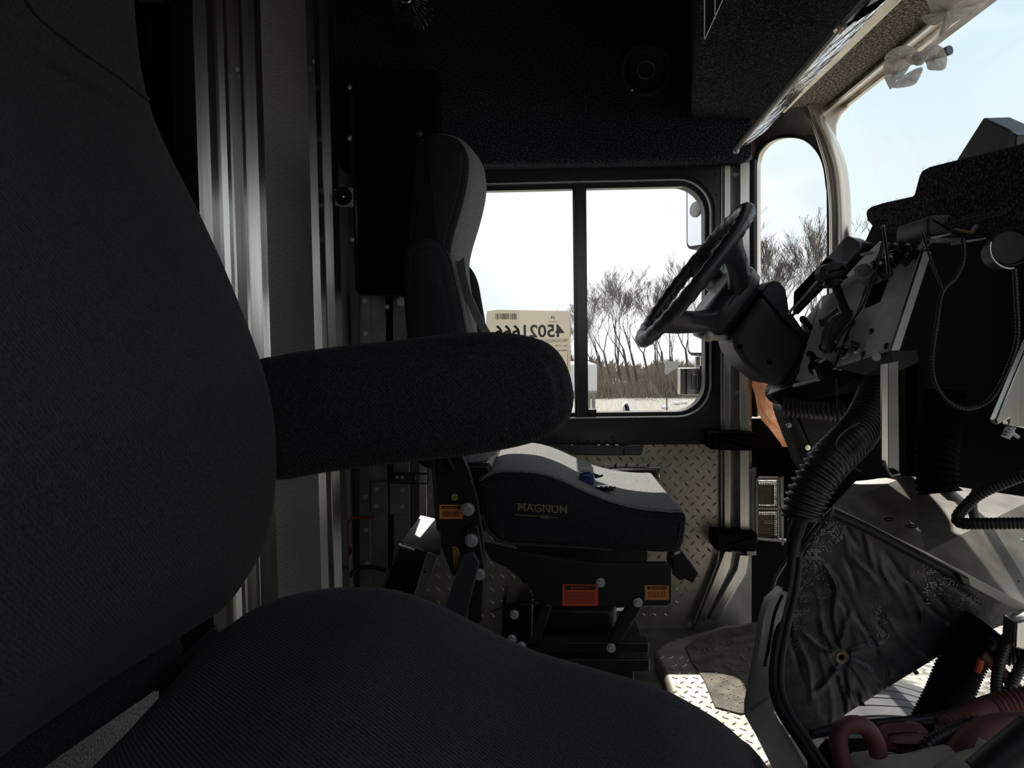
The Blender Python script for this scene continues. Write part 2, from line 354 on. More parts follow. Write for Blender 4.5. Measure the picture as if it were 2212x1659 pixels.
qp = MB()
for q_ in ([(1622, 905), (1800, 905), (1800, 1030), (1622, 1030)], [(1622, 1030), (1638, 1030), (1638, 1260), (1622, 1260)], [(1684, 1030), (1800, 1030), (1800, 1165), (1684, 1165)], [(1638, 1096), (1684, 1096), (1684, 1104), (1638, 1104)], [(1638, 1160), (1800, 1160), (1800, 1400), (1690, 1400), (1600, 1400), (1600, 1260), (1638, 1260)]):
    qp.slab([P(a_, b_, 2.41) for a_, b_ in q_], (0, 0.02, 0))
qp.build('corner_panel', M['matt'], wall_left, smooth=False)
# ---- driver-side sliding window: rounded opening in a black frame
def rrect(x0, x1, z0, z1, r, n=8, Y=0):
    pts = []
    for cx, cz, a0 in ((x1-r, z1-r, 0), (x0+r, z1-r, 90), (x0+r, z0+r, 180), (x1-r, z0+r, 270)):
        for k in range(n+1):
            a = math.radians(a0+90*k/n); pts.append(Vector((cx+r*math.cos(a), Y, cz+r*math.sin(a))))
    return pts
def frame_ring(mb, A, B, y0, y1):        # ring plate between two equal-length outlines
    n = len(A); vs = [Vector((p.x, y0, p.z)) for p in A+B]+[Vector((p.x, y1, p.z)) for p in A+B]; fs = []
    for i in range(n):
        j = (i+1) % n
        fs += [(i, j, n+j, n+i), (2*n+i, 3*n+i, 3*n+j, 2*n+j), (i, 2*n+i, 2*n+j, j), (n+i, n+j, 3*n+j, 3*n+i)]
    mb.add(vs, fs)
tl = P(1555, 356, WY); bl_ = P(1553, 957, WY)
X1 = tl.x; ZT = tl.z; ZB = bl_.z; X0 = -0.42
gx = P(1520, 700, WY).x; gzt = P(1300, 398, WY).z; gzb = P(1400, 898, WY).z
# outer rectangular black pressing
A = rrect(X0, X1, ZB, ZT, 0.012); B = rrect(X0+0.04, gx+0.03, gzb-0.015, gzt+0.018, 0.11)
f1 = MB(); frame_ring(f1, A, B, WY-0.025, WY+0.06); win = struct(f1.build('window_1', M['frame'], ang=40))
def rim(name, dx, r, y0, y1, th, m):
    b = MB(); A = rrect(X0+0.04+dx, gx+0.03-dx, gzb-0.015+dx, gzt+0.018-dx, r); B = rrect(X0+0.04+dx+th, gx+0.03-dx-th, gzb-0.015+dx+th, gzt+0.018-dx-th, r-th*0.8)
    frame_ring(b, A, B, y0, y1); return b.build(name, m, win, ang=40)
rim('inner_rim', 0.0, 0.11, WY-0.012, WY+0.05, 0.010, M['frame'])
rim('highlight_bead', 0.010, 0.102, WY-0.016, WY+0.05, 0.0040, M['steelbolt'])  # light grey bead carries the white highlight along the frame in its colour
rim('rubber_channel', 0.0145, 0.098, WY-0.002, WY+0.05, 0.012, M['rubber'])
tb = MB(); tb.tube([(X0, WY-0.022, ZT+0.006), (X1+0.004, WY-0.022, ZT+0.006), (X1+0.004, WY-0.022, ZB)], 0.0035, 6); tb.build('edge_trim', M['steelbolt'], win)
mu = MB(); a = P(1240, 700, WY).x; b = P(1269, 700, WY).x
mu.bb(a, b, WY-0.005, WY+0.03, gzb-0.01, gzt+0.01); mu.bb(a+0.004, a+0.010, WY-0.012, WY, gzb, gzt); mu.build('sliding_stile', M['frame'], win, bevel=0.002)
mu = MB(); mu.bb(X0+0.03, gx, WY+0.0, WY+0.03, gzt-0.012, gzt+0.006); mu.bb(X0+0.03, gx-0.03, WY+0.0, WY+0.03, gzb-0.008, gzb+0.004); mu.build('sliding_track', M['frame'], win, bevel=0.002)
mu = MB(); z = P(1280, 892, WY).z; mu.bb(b-0.002, P(1288, 892, WY).x, WY-0.012, WY+0.02, z-0.004, z+0.012); mu.build('window_latch', M['black'], win, bevel=0.002)
g = MB(); g.bb(X0+0.04, b-0.01, WY+0.018, WY+0.023, gzb-0.01, gzt+0.01); g.build('pane', M['glass'], win, smooth=False)
g = MB(); g.bb(a+0.01, gx+0.01, WY+0.036, WY+0.041, gzb-0.01, gzt+0.01); g.build('pane', M['glass'], win, smooth=False)
for (x_, y_) in ((1548, 376), (1548, 420), (1541, 944), (1323, 944), (1240, 366)):
    s_ = MB(); s_.bolt(P(x_, y_, WY-0.025), (0, -1, 0), 0.004, 0.004); s_.build('screw', M['black'], win)

# lower wall: diamond plate with raised lugs
dp = MB(); zfl = 0.0
poly = [P(930, 962, 2.385), P(1553, 955, 2.385), P(1553, 1180, 2.385), P(1500, 1370, 2.385), P(1500, 1500, 2.385), P(900, 1500, 2.385)]
dp.slab(poly, (0, 0.012, 0)); dplate = dp.build('diamond_plate', M['plate'], wall_left, smooth=False)
lg = MB()
def lug(mb, c, d, nrm, l=0.014, wd=0.0042, h=0.0022):
    d = d.normalized(); s_ = nrm.cross(d)
    mb.add([c-d*l, c+s_*wd, c+d*l, c-s_*wd, c-d*l*0.45+nrm*h, c+d*l*0.45+nrm*h], [(0, 1, 4), (1, 5, 4), (1, 2, 5), (2, 3, 5), (3, 4, 5), (3, 0, 4)])
k = 0; st = 0.0305
nx = int(1.0/st)
for i in range(-14, nx+6):
    for j in range(0, 27):
        x = i*0.034+(0.017 if j % 2 else 0); z = 0.0+j*0.0205
        if z > 0.54 or x < -0.38 or x > 0.545: continue
        if x > 0.40+(z-0.0)*0.62: continue
        d = Vector((1, 0, 1.0)) if j % 2 else Vector((1, 0, -1.0))
        lug(lg, Vector((x, 2.385, z)), d, Vector((0, -1, 0)), 0.0115, 0.0036, 0.0026)
lg.build('tread_lugs', M['plate'], wall_left, smooth=False, kind='stuff')
for (x_, y_) in ((1502, 965), (1547, 972), (1546, 998), (1308, 1003), (1433, 1004), (1505, 1116), (1545, 1215), (1488, 1350), (1000, 1220)):
    s_ = MB(); s_.bolt(P(x_, y_, 2.385), (0, -1, 0), 0.0055, 0.004); s_.build('screw', M['steelbolt'], wall_left)

# door post between side window and quarter window
po = MB()
def strip(x0, x1, y0, y1, Y, d, m, name, parent, bev=0.002):
    b = MB(); b.slab([P(x0, y0, Y), P(x1, y0, Y), P(x1, y1, Y), P(x0, y1, Y)], (0, d, 0)); return b.build(name, m, parent, bevel=bev)
t2o = MB(); t2o.slab([P(1558, 348, 2.385), P(1625, 346, 2.385), P(1622, 1172, 2.385), P(1560, 1172, 2.385)], (0, 0.05, 0)); post = struct(t2o.build('trim_2', M['aludull']))
strip(1564, 1579, 350, 1160, 2.365, 0.02, M['alu'], 'ridge', post); strip(1598, 1619, 350, 1160, 2.35, 0.035, M['alu'], 'ridge', post); strip(1557, 1561, 352, 1170, 2.37, 0.015, M['alu'], 'ridge', post)
for (x_, y_) in ((1588, 377), (1592, 848), (1566, 905), (1618, 915)):
    s_ = MB(); s_.bolt(P(x_, y_, 2.38), (0, -1, 0), 0.005, 0.004); s_.build('screw', M['steelbolt'], post)
# lower, slanted length of the post
lo = MB(); lo.slab([P(1560, 1185, 2.37), P(1618, 1195, 2.37), P(1610, 1240, 2.37), P(1540, 1370, 2.37), P(1498, 1362, 2.37)], (0, 0.03, 0)); lp = lo.build('lower_post', M['aludull'], post, bevel=0.003)
for q in ([(1566, 1190), (1582, 1192), (1578, 1225), (1522, 1345), (1508, 1340)], [(1598, 1198), (1618, 1200), (1612, 1240), (1548, 1342), (1530, 1338), (1592, 1230)]):
    r_ = MB(); r_.slab([P(a_, b_, 2.35) for a_, b_ in q], (0, 0.02, 0)); r_.build('ridge', M['alu'], post, bevel=0.002)
r_ = MB(); r_.tube([P(1553, 1190, 2.36), P(1550, 1215, 2.36), P(1499, 1345, 2.36)], 0.004, 6); r_.build('edge_bead', M['aludull'], post)

# ------------------------------------------------------------------ bulkhead behind the seats (plane X = BX, facing forward)
BX = -0.60
def BY(px): return BX*FPX/(px-1173.0)
wb = MB(); y0 = BY(566); y1 = BY(676)
wb.bb(BX-0.05, BX, y0, 2.42, -0.02, 1.95); wb.bb(BX-0.05, BX, -0.35, BY(300), -0.02, 1.95)
wall_back = struct(wb.build('wall_back', M['carpetgrey'], smooth=False))
def track(name, pxs, depth_list, m, par=None):
    # vertical extrusion whose section is a polyline in (Y, X)
    pts = []
    for px, dx in zip(pxs, depth_list): pts.append((BY(px), BX+dx))
    b = MB(); vs = []; fs = []; n = len(pts)
    for z in (-0.01, 1.95):
        for y, x in pts: vs.append((x, y, z))
    for z in (-0.01, 1.95):
        for y, x in pts: vs.append((BX-0.04, y, z))
    for i in range(n-1): fs += [(i, i+1, n+i+1, n+i), (2*n+i, 3*n+i, 3*n+i+1, 2*n+i+1)]
    fs += [(0, n, 3*n, 2*n), (n-1, 3*n-1, 4*n-1, 2*n-1)]
    b.add(vs, fs); return b
t = track('a', [432, 436, 452, 458, 470, 474, 482, 486], [0.0, 0.02, 0.02, 0.012, 0.012, 0.02, 0.02, 0.0], M['alu'])
tr3 = struct(t.build('trim_3', M['alu'], ang=10))
t = track('b', [486, 487, 505, 507, 514, 516, 530, 533, 548, 551, 566, 567], [0.0, 0.005, 0.005, 0.022, 0.022, 0.010, 0.010, 0.03, 0.03, 0.012, 0.012, 0.0], M['alu'])
t.build('track_profile', M['alu'], tr3, ang=10)
t = track('c', [677, 679, 690, 693, 702, 704, 719, 721], [0.0, 0.018, 0.018, 0.006, 0.006, 0.026, 0.026, 0.0], M['alu'])
tr4 = struct(t.build('trim_4', M['alu'], ang=10))
for par, px, pz in ((tr3, 511, 150), (tr4, 676, 132), (tr4, 712, 178)):
    p = PX(px, pz, BX+0.022); s_ = MB(); s_.bolt(p, (1, 0, 0), 0.004, 0.004); s_.build('screw', M['steelbolt'], par)
# cargo area behind the opening: dark walls
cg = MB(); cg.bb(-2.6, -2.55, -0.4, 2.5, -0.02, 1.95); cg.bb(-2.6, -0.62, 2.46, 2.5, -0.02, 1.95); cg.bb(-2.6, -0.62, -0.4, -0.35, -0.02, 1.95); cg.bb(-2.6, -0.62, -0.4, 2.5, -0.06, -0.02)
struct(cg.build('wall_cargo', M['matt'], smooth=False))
sh = MB(); a = P(300, 287, 2.3); sh.bb(-2.3, -0.72, 2.05, 2.44, a.z-0.02, a.z); o = sh.build('cargo_shelf', M['gloss'], bevel=0.002)
tag(o, 'black shelf edge barely showing in dark cargo opening behind seats', 'shelf')
# latch bracket and pale board seen high in the opening
br = thing('door_bracket', 'small brass-coloured strap bracket high in the dark cargo opening', 'bracket', P(316, 120, 1.9))
b = MB(); b.slab([P(x, y, 1.9) for x, y in ((310, 32), (326, 32), (326, 46), (308, 44))], (0, 0.01, 0)); b.build('mounting_tab', M['gold'], br, bevel=0.002)
b = MB(); b.slab([P(x, y, 1.9) for x, y in ((308, 104), (326, 104), (328, 123), (308, 122))], (0, 0.01, 0)); b.build('mounting_tab', M['gold'], br, bevel=0.002)
b = MB(); b.slab([P(x, y, 1.89) for x, y in ((319, 42), (325, 44), (325, 106), (318, 104))], (0, 0.008, 0)); b.slab([P(x, y, 1.89) for x, y in ((308, 98), (325, 98), (325, 106), (308, 104))], (0, 0.008, 0)); b.build('strap', M['gold'], br, bevel=0.002)
b = MB(); b.slab([P(x, y, 1.95) for x, y in ((290, -25), (415, -25), (412, 3), (360, 6), (300, 7))], (0, 0.02, 0)); o = b.build('header_board', M['cream'], bevel=0.002); tag(o, 'pale board edge across top of the dark cargo opening', 'board')
b = MB(); b.tube([P(350, -10, 1.95), P(372, 20, 1.95), P(398, 55, 1.95), P(412, 72, 1.95)], 0.003, 6); o = b.build('cargo_wire', M['greyplast']); tag(o, 'thin dark wire hanging under the pale board in cargo opening', 'wire')
# right side behind the camera: wall with an open doorway
wr = MB(); wr.bb(-0.62, -0.15, -0.35, -0.30, 0, 1.95); wr.bb(0.55, 1.05, -0.35, -0.30, 0, 1.95); wr.bb(-0.15, 0.55, -0.35, -0.30, 1.55, 1.95); wr.bb(-0.15, 0.55, -0.35, -0.30, 0.0, 0.9)
struct(wr.build('wall_right', M['aludull'], smooth=False))
# ------------------------------------------------------------------ near seat (passenger side)
def xz(pts, Y, n=4): return sm([(P(a, b, Y).x, P(a, b, Y).z) for a, b in pts], n)
ps = thing('passenger_seat', 'large dark twill seat filling the left foreground, nearest the camera', 'seat', (-0.15, 0.55, 0.0))
front = [(296, -260), (300, -120), (309, 20), (322, 140), (350, 255), (392, 350), (440, 445), (500, 575), (560, 725), (597, 840), (612, 950), (609, 1070), (588, 1170), (548, 1245), (500, 1305)]
fpts = [(P(a, b, 0.83).x, P(a, b, 0.83).z) for a, b in front]
bx = -0.515
outl = sm(fpts + [(fpts[-1][0]-0.05, fpts[-1][1]-0.03), (bx+0.12, 0.50), (bx+0.03, 0.56), (bx, 0.75), (bx-0.04, 1.1), (bx-0.05, 1.36), (fpts[0][0]-0.06, 1.43)], 4)
def bfn(x, y, z):
    t = min(1, max(0, (y-0.22)/0.62)); r = math.sin(math.pi*t)
    return (-0.035*r**1.5 if x > -0.48 else 0, 0)
b = MB(); b.puff(outl, 0.22, 0.852, 0.05, 0.004, bfn); back = b.build('backrest', M['twill'], ps, ang=60)
# side seam cord running down the bolster
sm_ = MB(); seam = sm([P(30, -60, 0.60), P(75, 25, 0.62), P(170, 105, 0.66), P(250, 160, 0.71), P(320, 215, 0.76)], 6, False)
sm_.tube([v+Vector((0.0, 0, 0)) for v in seam], 0.0022, 6); sm_.build('seam', M['rubber'], back)
cpts = [(430, 1400), (480, 1352), (540, 1312), (610, 1287), (690, 1272), (760, 1268), (850, 1275), (950, 1310), (1040, 1355), (1150, 1407), (1300, 1452), (1430, 1490), (1530, 1542), (1600, 1592), (1660, 1660), (1700, 1760)]
cx = [(P(a, b, 0.80).x, P(a, b, 0.80).z) for a, b in cpts]
ol = sm(cx + [(0.24, 0.30), (0.15, 0.27), (-0.25, 0.28), (-0.38, 0.36), (-0.40, 0.46)], 4)
def cfn(x, y, z):
    t = min(1, max(0, (y-0.26)/0.58)); r = math.sin(math.pi*t)
    return (0, -0.025*r if z > 0.42 else 0)
b = MB(); b.puff(ol, 0.24, 0.86, 0.06, 0.004, cfn); b.build('seat_cushion', M['twill'], ps, ang=60)
arm = [(545, 790), (600, 768), (700, 752), (850, 735), (960, 722), (1050, 717), (1120, 722), (1185, 742), (1222, 785), (1239, 850), (1230, 903), (1190, 940), (1120, 965), (1000, 986), (850, 1003), (700, 1022), (600, 1038), (530, 1020), (520, 900)]
b = MB(); b.puff(xz(arm, 0.885), 0.872, 0.955, 0.018, 0.006); ar = b.build('armrest', M['twill'], ps, ang=60)
b = MB(); pth = [P(a, b_, 0.876) for a, b_ in sm([(640, 1012), (760, 1000), (880, 985), (1000, 966), (1100, 950), (1165, 925), (1205, 890), (1218, 845), (1205, 795), (1165, 757), (1110, 738)], 4, False)]
b.tube(pth, 0.0016, 6); b.build('piping', M['twill'], ar)
b = MB(); b.slab([P(x, y, 0.80) for x, y in ((462, 1352), (478, 1366), (420, 1440), (330, 1500), (370, 1430))], (0, 0.01, 0)); b.build('recliner_plate', M['greyplast'], ps, bevel=0.002)
b = MB(); b.bb(-0.34, 0.18, 0.36, 0.78, 0.02, 0.27); b.bb(-0.32, 0.12, 0.32, 0.82, -0.045, 0.03); b.build('seat_base', M['black'], ps, bevel=0.01)

# ------------------------------------------------------------------ driver seat
ds = thing('driver_seat', 'grey and black suspension seat behind the steering wheel, by the side window', 'seat', (0.05, 1.88, 0.0))
bk = [(900, 330), (915, 296), (945, 286), (985, 294), (1010, 316), (1020, 348), (1018, 395), (1005, 450), (987, 510), (979, 560), (985, 620), (1000, 720), (1020, 850), (1045, 1000), (1020, 1060), (940, 1040), (905, 900), (885, 700), (882, 520)]
def dfn(x, y, z):
    t = min(1, max(0, (y-1.72)/0.34)); return (0.018*math.sin(math.pi*t) if x > -0.24 else 0, 0)
b = MB(); b.puff(xz(bk, 1.73), 1.71, 2.07, 0.035, 0.004, dfn); dback = b.build('backrest', M['seatgrey'], ds, ang=60)
b = MB(); b.puff(xz([(905, 335), (920, 303), (945, 294), (983, 301), (1005, 322), (1013, 350), (1010, 395), (998, 448), (980, 510), (972, 560), (978, 620), (990, 720), (1005, 850), (940, 860), (892, 700), (888, 520)], 1.72), 1.695, 1.74, 0.012, 0.008); b.build('backrest_side', M['seatside'], dback, ang=60)
b = MB(); b.puff(xz([(874, 560), (888, 527), (920, 515), (950, 524), (972, 556), (988, 618), (1003, 690), (1012, 770), (1010, 980), (900, 990), (890, 800), (878, 660)], 1.64), 1.60, 1.685, 0.025, 0.006); b.build('folded_armrest', M['seatside'], ds, ang=60)
b = MB(); b.puff(xz([(985, 590), (1000, 573), (1014, 576), (1030, 605), (1040, 655), (1050, 720), (1055, 820), (1000, 820)], 2.16), 2.13, 2.2, 0.02, 0.004); b.build('folded_armrest', M['seatside'], ds, ang=60)
b = MB()
for k, (x_, y_, Y_) in enumerate([(1000, 562, 1.76), (1001, 590, 1.76), (1006, 620, 1.77), (1022, 660, 1.8), (1045, 705, 1.83), (1070, 745, 1.86)]):
    pass
pth = [P(x_, y_, Y_) for x_, y_, Y_ in [(996, 560, 1.75), (1001, 600, 1.755), (1012, 640, 1.78), (1032, 685, 1.81), (1060, 735, 1.85)]]
vs = []; 
for p in pth: vs += [p+Vector((0.009, -0.016, 0.004)), p+Vector((-0.009, 0.016, -0.004)), p+Vector((-0.010, 0.016, -0.006)), p+Vector((0.008, -0.016, 0.002))]
b.ring([vs[i*4:i*4+4] for i in range(len(pth))]); b.build('belt_strap', M['belt'], ds, smooth=False)
cu = [(1030, 1048), (1048, 1030), (1072, 1019), (1110, 1016), (1165, 1021), (1215, 1037), (1265, 1060), (1320, 1082), (1380, 1096), (1440, 1102), (1476, 1104), (1479, 1130), (1472, 1168), (1455, 1185), (1380, 1184), (1250, 1177), (1100, 1170), (1068, 1155), (1045, 1120)]
b = MB(); b.puff(xz(cu, 1.645, 4), 1.64, 2.15, 0.022, 0.0, lambda x, y, z: (0, -0.003*math.sin(math.pi*(y-1.64)/0.51) if z > 0.45 else 0)); dc = b.build('seat_cushion', M['seatgrey'], ds, ang=60)
b = MB(); b.puff(xz([(a_, b_+4) for a_, b_ in cu], 1.63, 4), 1.615, 1.66, 0.010, 0.004); dsd = b.build('cushion_side', M['seatside'], dc, ang=50)
b = MB(); b.tube([P(a_, b_, 1.628) for a_, b_ in sm([(1033, 1046), (1050, 1029), (1072, 1019), (1110, 1017), (1165, 1022), (1215, 1038), (1265, 1061), (1320, 1083), (1380, 1098), (1440, 1104), (1475, 1107)], 4, False)], 0.003, 6); b.build('piping', M['seatgrey'], dc)
text('MAGNUM', P(1172, 1099, 1.609), R_ + Vector((0, 0, -0.06)), (0, 0, 1), 0.024, M['gold'], dc, 'lettering', 0.0004)
text('200', P(1176, 1117, 1.609), (1, 0, -0.06), (0, 0, 1), 0.011, M['gold'], dc, 'lettering', 0.0002)
b = MB()
for y_ in (1088, 1112): b.slab([P(1113, y_-1, 1.6095), P(1205, y_+6, 1.6095), P(1205, y_+7.5, 1.6095), P(1113, y_+0.8, 1.6095)], (0, 0.001, 0))
b.build('logo_rule', M['gold'], dc, smooth=False, kind='stuff')
b = MB(); b.tube([P(*q) for q in ((1040, 1112, 1.61), (1052, 1145, 1.61), (1072, 1166, 1.61), (1100, 1174, 1.61), (1250, 1182, 1.61), (1320, 1187, 1.61))], 0.0035, 6); b.build('pan_edge', M['plastic'], ds)
def plate(name, px, Y0, Y1, m, par, bev=0.003): 
    b = MB(); b.prism(px, Y0, Y1); return b.build(name, m, par, bevel=bev)
rc = plate('recliner_plate', [(933, 985), (1000, 984), (1016, 1020), (1032, 1075), (1044, 1150), (1049, 1215), (1040, 1252), (1012, 1268), (975, 1240), (952, 1180), (941, 1060)], 1.60, 1.612, M['black'], ds)
plate('adjuster_cover', [(1008, 1140), (1022, 1132), (1034, 1140), (1048, 1230), (1036, 1262), (1018, 1256), (1006, 1170)], 1.588, 1.60, M['black'], ds)
for x_, y_, r_ in ((1011, 1100, .0105), (1019, 1167, .0105), (1036, 1240, .0095)):
    b = MB(); b.bolt(P(x_, y_, 1.587), (0, -1, 0), r_, 0.008); b.build('bolt', M['steelbolt'], ds, smooth=False)
b = MB(); b.cyl(P(982, 1074, 1.60), P(982, 1074, 1.594), 0.0075, n=16); b.build('rivet', M['gold'], ds)
b = MB(); b.tube(sm([P(958, 985, 1.595), P(945, 1010, 1.595), P(962, 1024, 1.595), P(982, 1014, 1.595)], 5, False), 0.002, 6); b.tube([P(965, 985, 1.592), P(980, 1015, 1.592)], 0.008, 10, flat=0.5); b.build('release_lever', M['rubber'], ds)
def decal(name, x0, y0, x1, y1, Y, m, par, lines, head='WARNING'):
    b = MB(); b.prism([(x0, y0), (x1, y0+1), (x1, y1), (x0, y1)], Y, Y+0.0012); o = b.build(name, m, par, smooth=False)
    b = MB(); h = (y1-y0)*0.2; b.prism([(x0+5, y0+3), (x1-5, y0+3), (x1-5, y0+3+h), (x0+5, y0+3+h)], Y-0.0005, Y); b.build('header_band', M['label'], o, smooth=False)
    sc_ = Y/FPX
    text(head, P((x0+x1)/2+3, y0+3+h/2, Y-0.0008), (1, 0, 0), (0, 0, 1), h*0.75*sc_, m, o, 'lettering')
    text('\u25B2', P(x0+(x1-x0)*0.27, y0+3+h/2, Y-0.0008), (1, 0, 0), (0, 0, 1), h*0.8*sc_, m, o, 'warning_symbol')
    b = MB()
    for k in range(lines):
        yy = y0+h+8+k*(y1-y0-h-12)/lines; random.seed(k+int(x0)); x = x0+7
        while x < x1-9:
            l = random.uniform(2.5, 7); b.prism([(x, yy), (min(x+l, x1-7), yy), (min(x+l, x1-7), yy+1.4), (x, yy+1.4)], Y-0.0005, Y); x += l+1.3
    b.build('small_print', M['label'], o, smooth=False, kind='stuff')
    return o
decal('warning_sticker', 949, 1090, 1000, 1121, 1.598, M['orange'], ds, 6)
lf = plate('suspension_frame', [(1040, 1172), (1100, 1186), (1200, 1205), (1290, 1216), (1440, 1216), (1452, 1228), (1452, 1302), (1440, 1311), (1195, 1311), (1160, 1300), (1140, 1262), (1100, 1232), (1060, 1210)], 1.62, 1.635, M['black'], ds)
plate('suspension_frame', [(1100, 1165), (1300, 1180), (1400, 1190), (1400, 1222), (1180, 1218), (1130, 1200)], 2.08, 2.10, M['black'], ds)
decal('warning_sticker', 1215, 1262, 1292, 1309, 1.618, M['red'], ds, 7)
decal('warning_sticker', 1393, 1264, 1445, 1296, 1.618, M['orange'], ds, 4, 'CAUTION')
plate('slide_arm', [(1000, 1196), (1022, 1192), (1036, 1215), (1028, 1250), (1008, 1330), (985, 1345), (955, 1330), (978, 1260)], 1.575, 1.587, M['plastic'], ds)
plate('slide_arm', [(1018, 1222), (1044, 1224), (1046, 1262), (1040, 1345), (1010, 1350), (1014, 1280)], 1.588, 1.60, M['black'], ds)
plate('side_lever', [(975, 1180), (988, 1182), (1003, 1220), (994, 1235), (980, 1232)], 1.594, 1.60, M['gold'], ds)
plate('scissor_arm', [(1178, 1262), (1200, 1266), (1196, 1300), (1160, 1405), (1135, 1400), (1165, 1320)], 1.64, 1.655, M['black'], ds)
plate('scissor_arm', [(1366, 1296), (1390, 1300), (1384, 1318), (1334, 1402), (1308, 1398), (1340, 1330)], 1.64, 1.655, M['black'], ds)
plate('scissor_arm', [(1110, 1232), (1135, 1236), (1210, 1330), (1190, 1345)], 1.95, 1.965, M['black'], ds)
for x_, y_, Y_ in ((1187, 1298, 1.635), (1320, 1399, 1.635), (1378, 1301, 1.615), (1106, 1380, 1.61), (1126, 1395, 1.61), (1297, 1258, 1.617), (1176, 1279, 1.635), (1111, 1327, 1.61)):
    b = MB(); b.bolt(P(x_, y_, Y_), (0, -1, 0), .0075, 0.008); b.build('bolt', M['steelbolt'], ds, smooth=False)
b = MB(); b.prism([(1083, 1312), (1088, 1306), (1146, 1300), (1152, 1306), (1150, 1384), (1083, 1384)], 1.615, 1.75); b.build('control_box', M['gloss'], ds, bevel=0.004)
b = MB(); b.tube([P(1060, 1322, 1.61), P(1105, 1305, 1.61), P(1160, 1288, 1.61)], 0.0016, 6); b.build('control_rod', M['black'], ds)
plate('slide_rail', [(1120, 1386), (1402, 1388), (1402, 1412), (1120, 1412)], 1.64, 1.68, M['black'], ds)
plate('slide_rail', [(1120, 1386), (1402, 1388), (1402, 1412), (1120, 1412)], 2.05, 2.09, M['black'], ds)
rx0 = P(1090, 1420, 1.66).x; rx1 = P(1404, 1420, 1.66).x; rz = P(1200, 1418, 1.66).z
b = MB(); b.bb(rx0, rx1, 1.66, 2.12, rz-0.035, rz-0.005); b.bb(rx0+0.02, rx1-0.03, 1.70, 2.10, -0.045, rz-0.03); b.build('seat_base', M['black'], ds, bevel=0.004)
b = MB(); b.slab([P(1160, 1352, 2.03), P(1322, 1354, 2.03), P(1326, 1378, 1.96), P(1155, 1378, 1.96)], (0, 0, -0.01)); b.build('base_sun_strip', M['whitep'], ds, bevel=0.002)  # white colour stands for the sunlit strip under the cushion
b = MB(); b.slab([P(1202, 1310, 1.99), P(1312, 1311, 1.99), P(1314, 1322, 1.96), P(1202, 1321, 1.96)], (0, 0, -0.008)); b.build('cross_sun_strip', M['whitep'], ds, bevel=0.001)  # upper sunlit strip, its brightness put into the white colour
b = MB(); b.bb(rx0+0.06, rx1-0.06, 1.76, 1.88, rz+0.01, rz+0.08); b.build('air_spring', M['black'], ds, bevel=0.02)
b = MB(); b.tube([P(1450, 1195, 1.66), P(1462, 1192, 1.7), P(1475, 1215, 1.75)], 0.008, 8); b.prism([(1453, 1188), (1468, 1186), (1510, 1240), (1496, 1262), (1480, 1252), (1470, 1256), (1452, 1240)], 1.70, 1.78); b.build('pivot_block', M['black'], ds, bevel=0.003)
b = MB(); b.prism([(930, 1000), (1060, 1000), (1070, 1040), (1045, 1075), (1052, 1150), (940, 1150)], 1.70, 2.05); b.build('seat_hinge', M['black'], ds, bevel=0.01)

# keys lying on the driver's cushion
ky = thing('key_bunch', 'blue key holder and black remote fob lying on the driver seat cushion', 'keys', P(1290, 1050, 1.80))
def KP(px, py, Y): return P(px, py, Y)
b = MB(); b.puff(xz([(1252, 1025), (1262, 1019), (1276, 1020), (1283, 1032), (1281, 1046), (1268, 1052), (1255, 1045)], 1.78), 1.77, 1.80, 0.008); b.build('blue_holder', M['blue'], ky, ang=60)
b = MB(); b.slab([P(1252, 1010, 1.80), P(1281, 1009, 1.80), P(1282, 1024, 1.80), P(1252, 1026, 1.80)], (0, 0.002, 0)); b.build('paper_tag', M['cream'], ky, smooth=False)
b = MB(); b.prism([(1280, 1021), (1296, 1027), (1303, 1025), (1302, 1030), (1286, 1034)], 1.78, 1.785); b.build('key', M['black'], ky, bevel=0.001)
b = MB(); b.tube([P(1250, 1028, 1.775), P(1245, 1038, 1.775), P(1250, 1046, 1.775), P(1262, 1050, 1.775)], 0.001, 6); b.build('key_ring', M['chrome'], ky)
zc = P(1308, 1055, 1.76).z
b = MB(); c0 = P(1308, 1052, 1.76); oc = [(c0.x+0.024*math.cos(a_/16*2*math.pi), c0.y+0.016*math.sin(a_/16*2*math.pi)) for a_ in range(16)]
b.slab([(x_, y_, c0.z-0.008) for x_, y_ in oc], (0, 0, 0.010)); fo = b.build('remote_fob', M['gloss'], ky, bevel=0.003)
b = MB()
for dx in (-0.009, 0.001, 0.011): b.cyl((c0.x+dx, c0.y-0.003, c0.z+0.002), (c0.x+dx, c0.y-0.003, c0.z+0.0035), 0.0038, n=12)
b.build('fob_button', M['steelbolt'], fo)

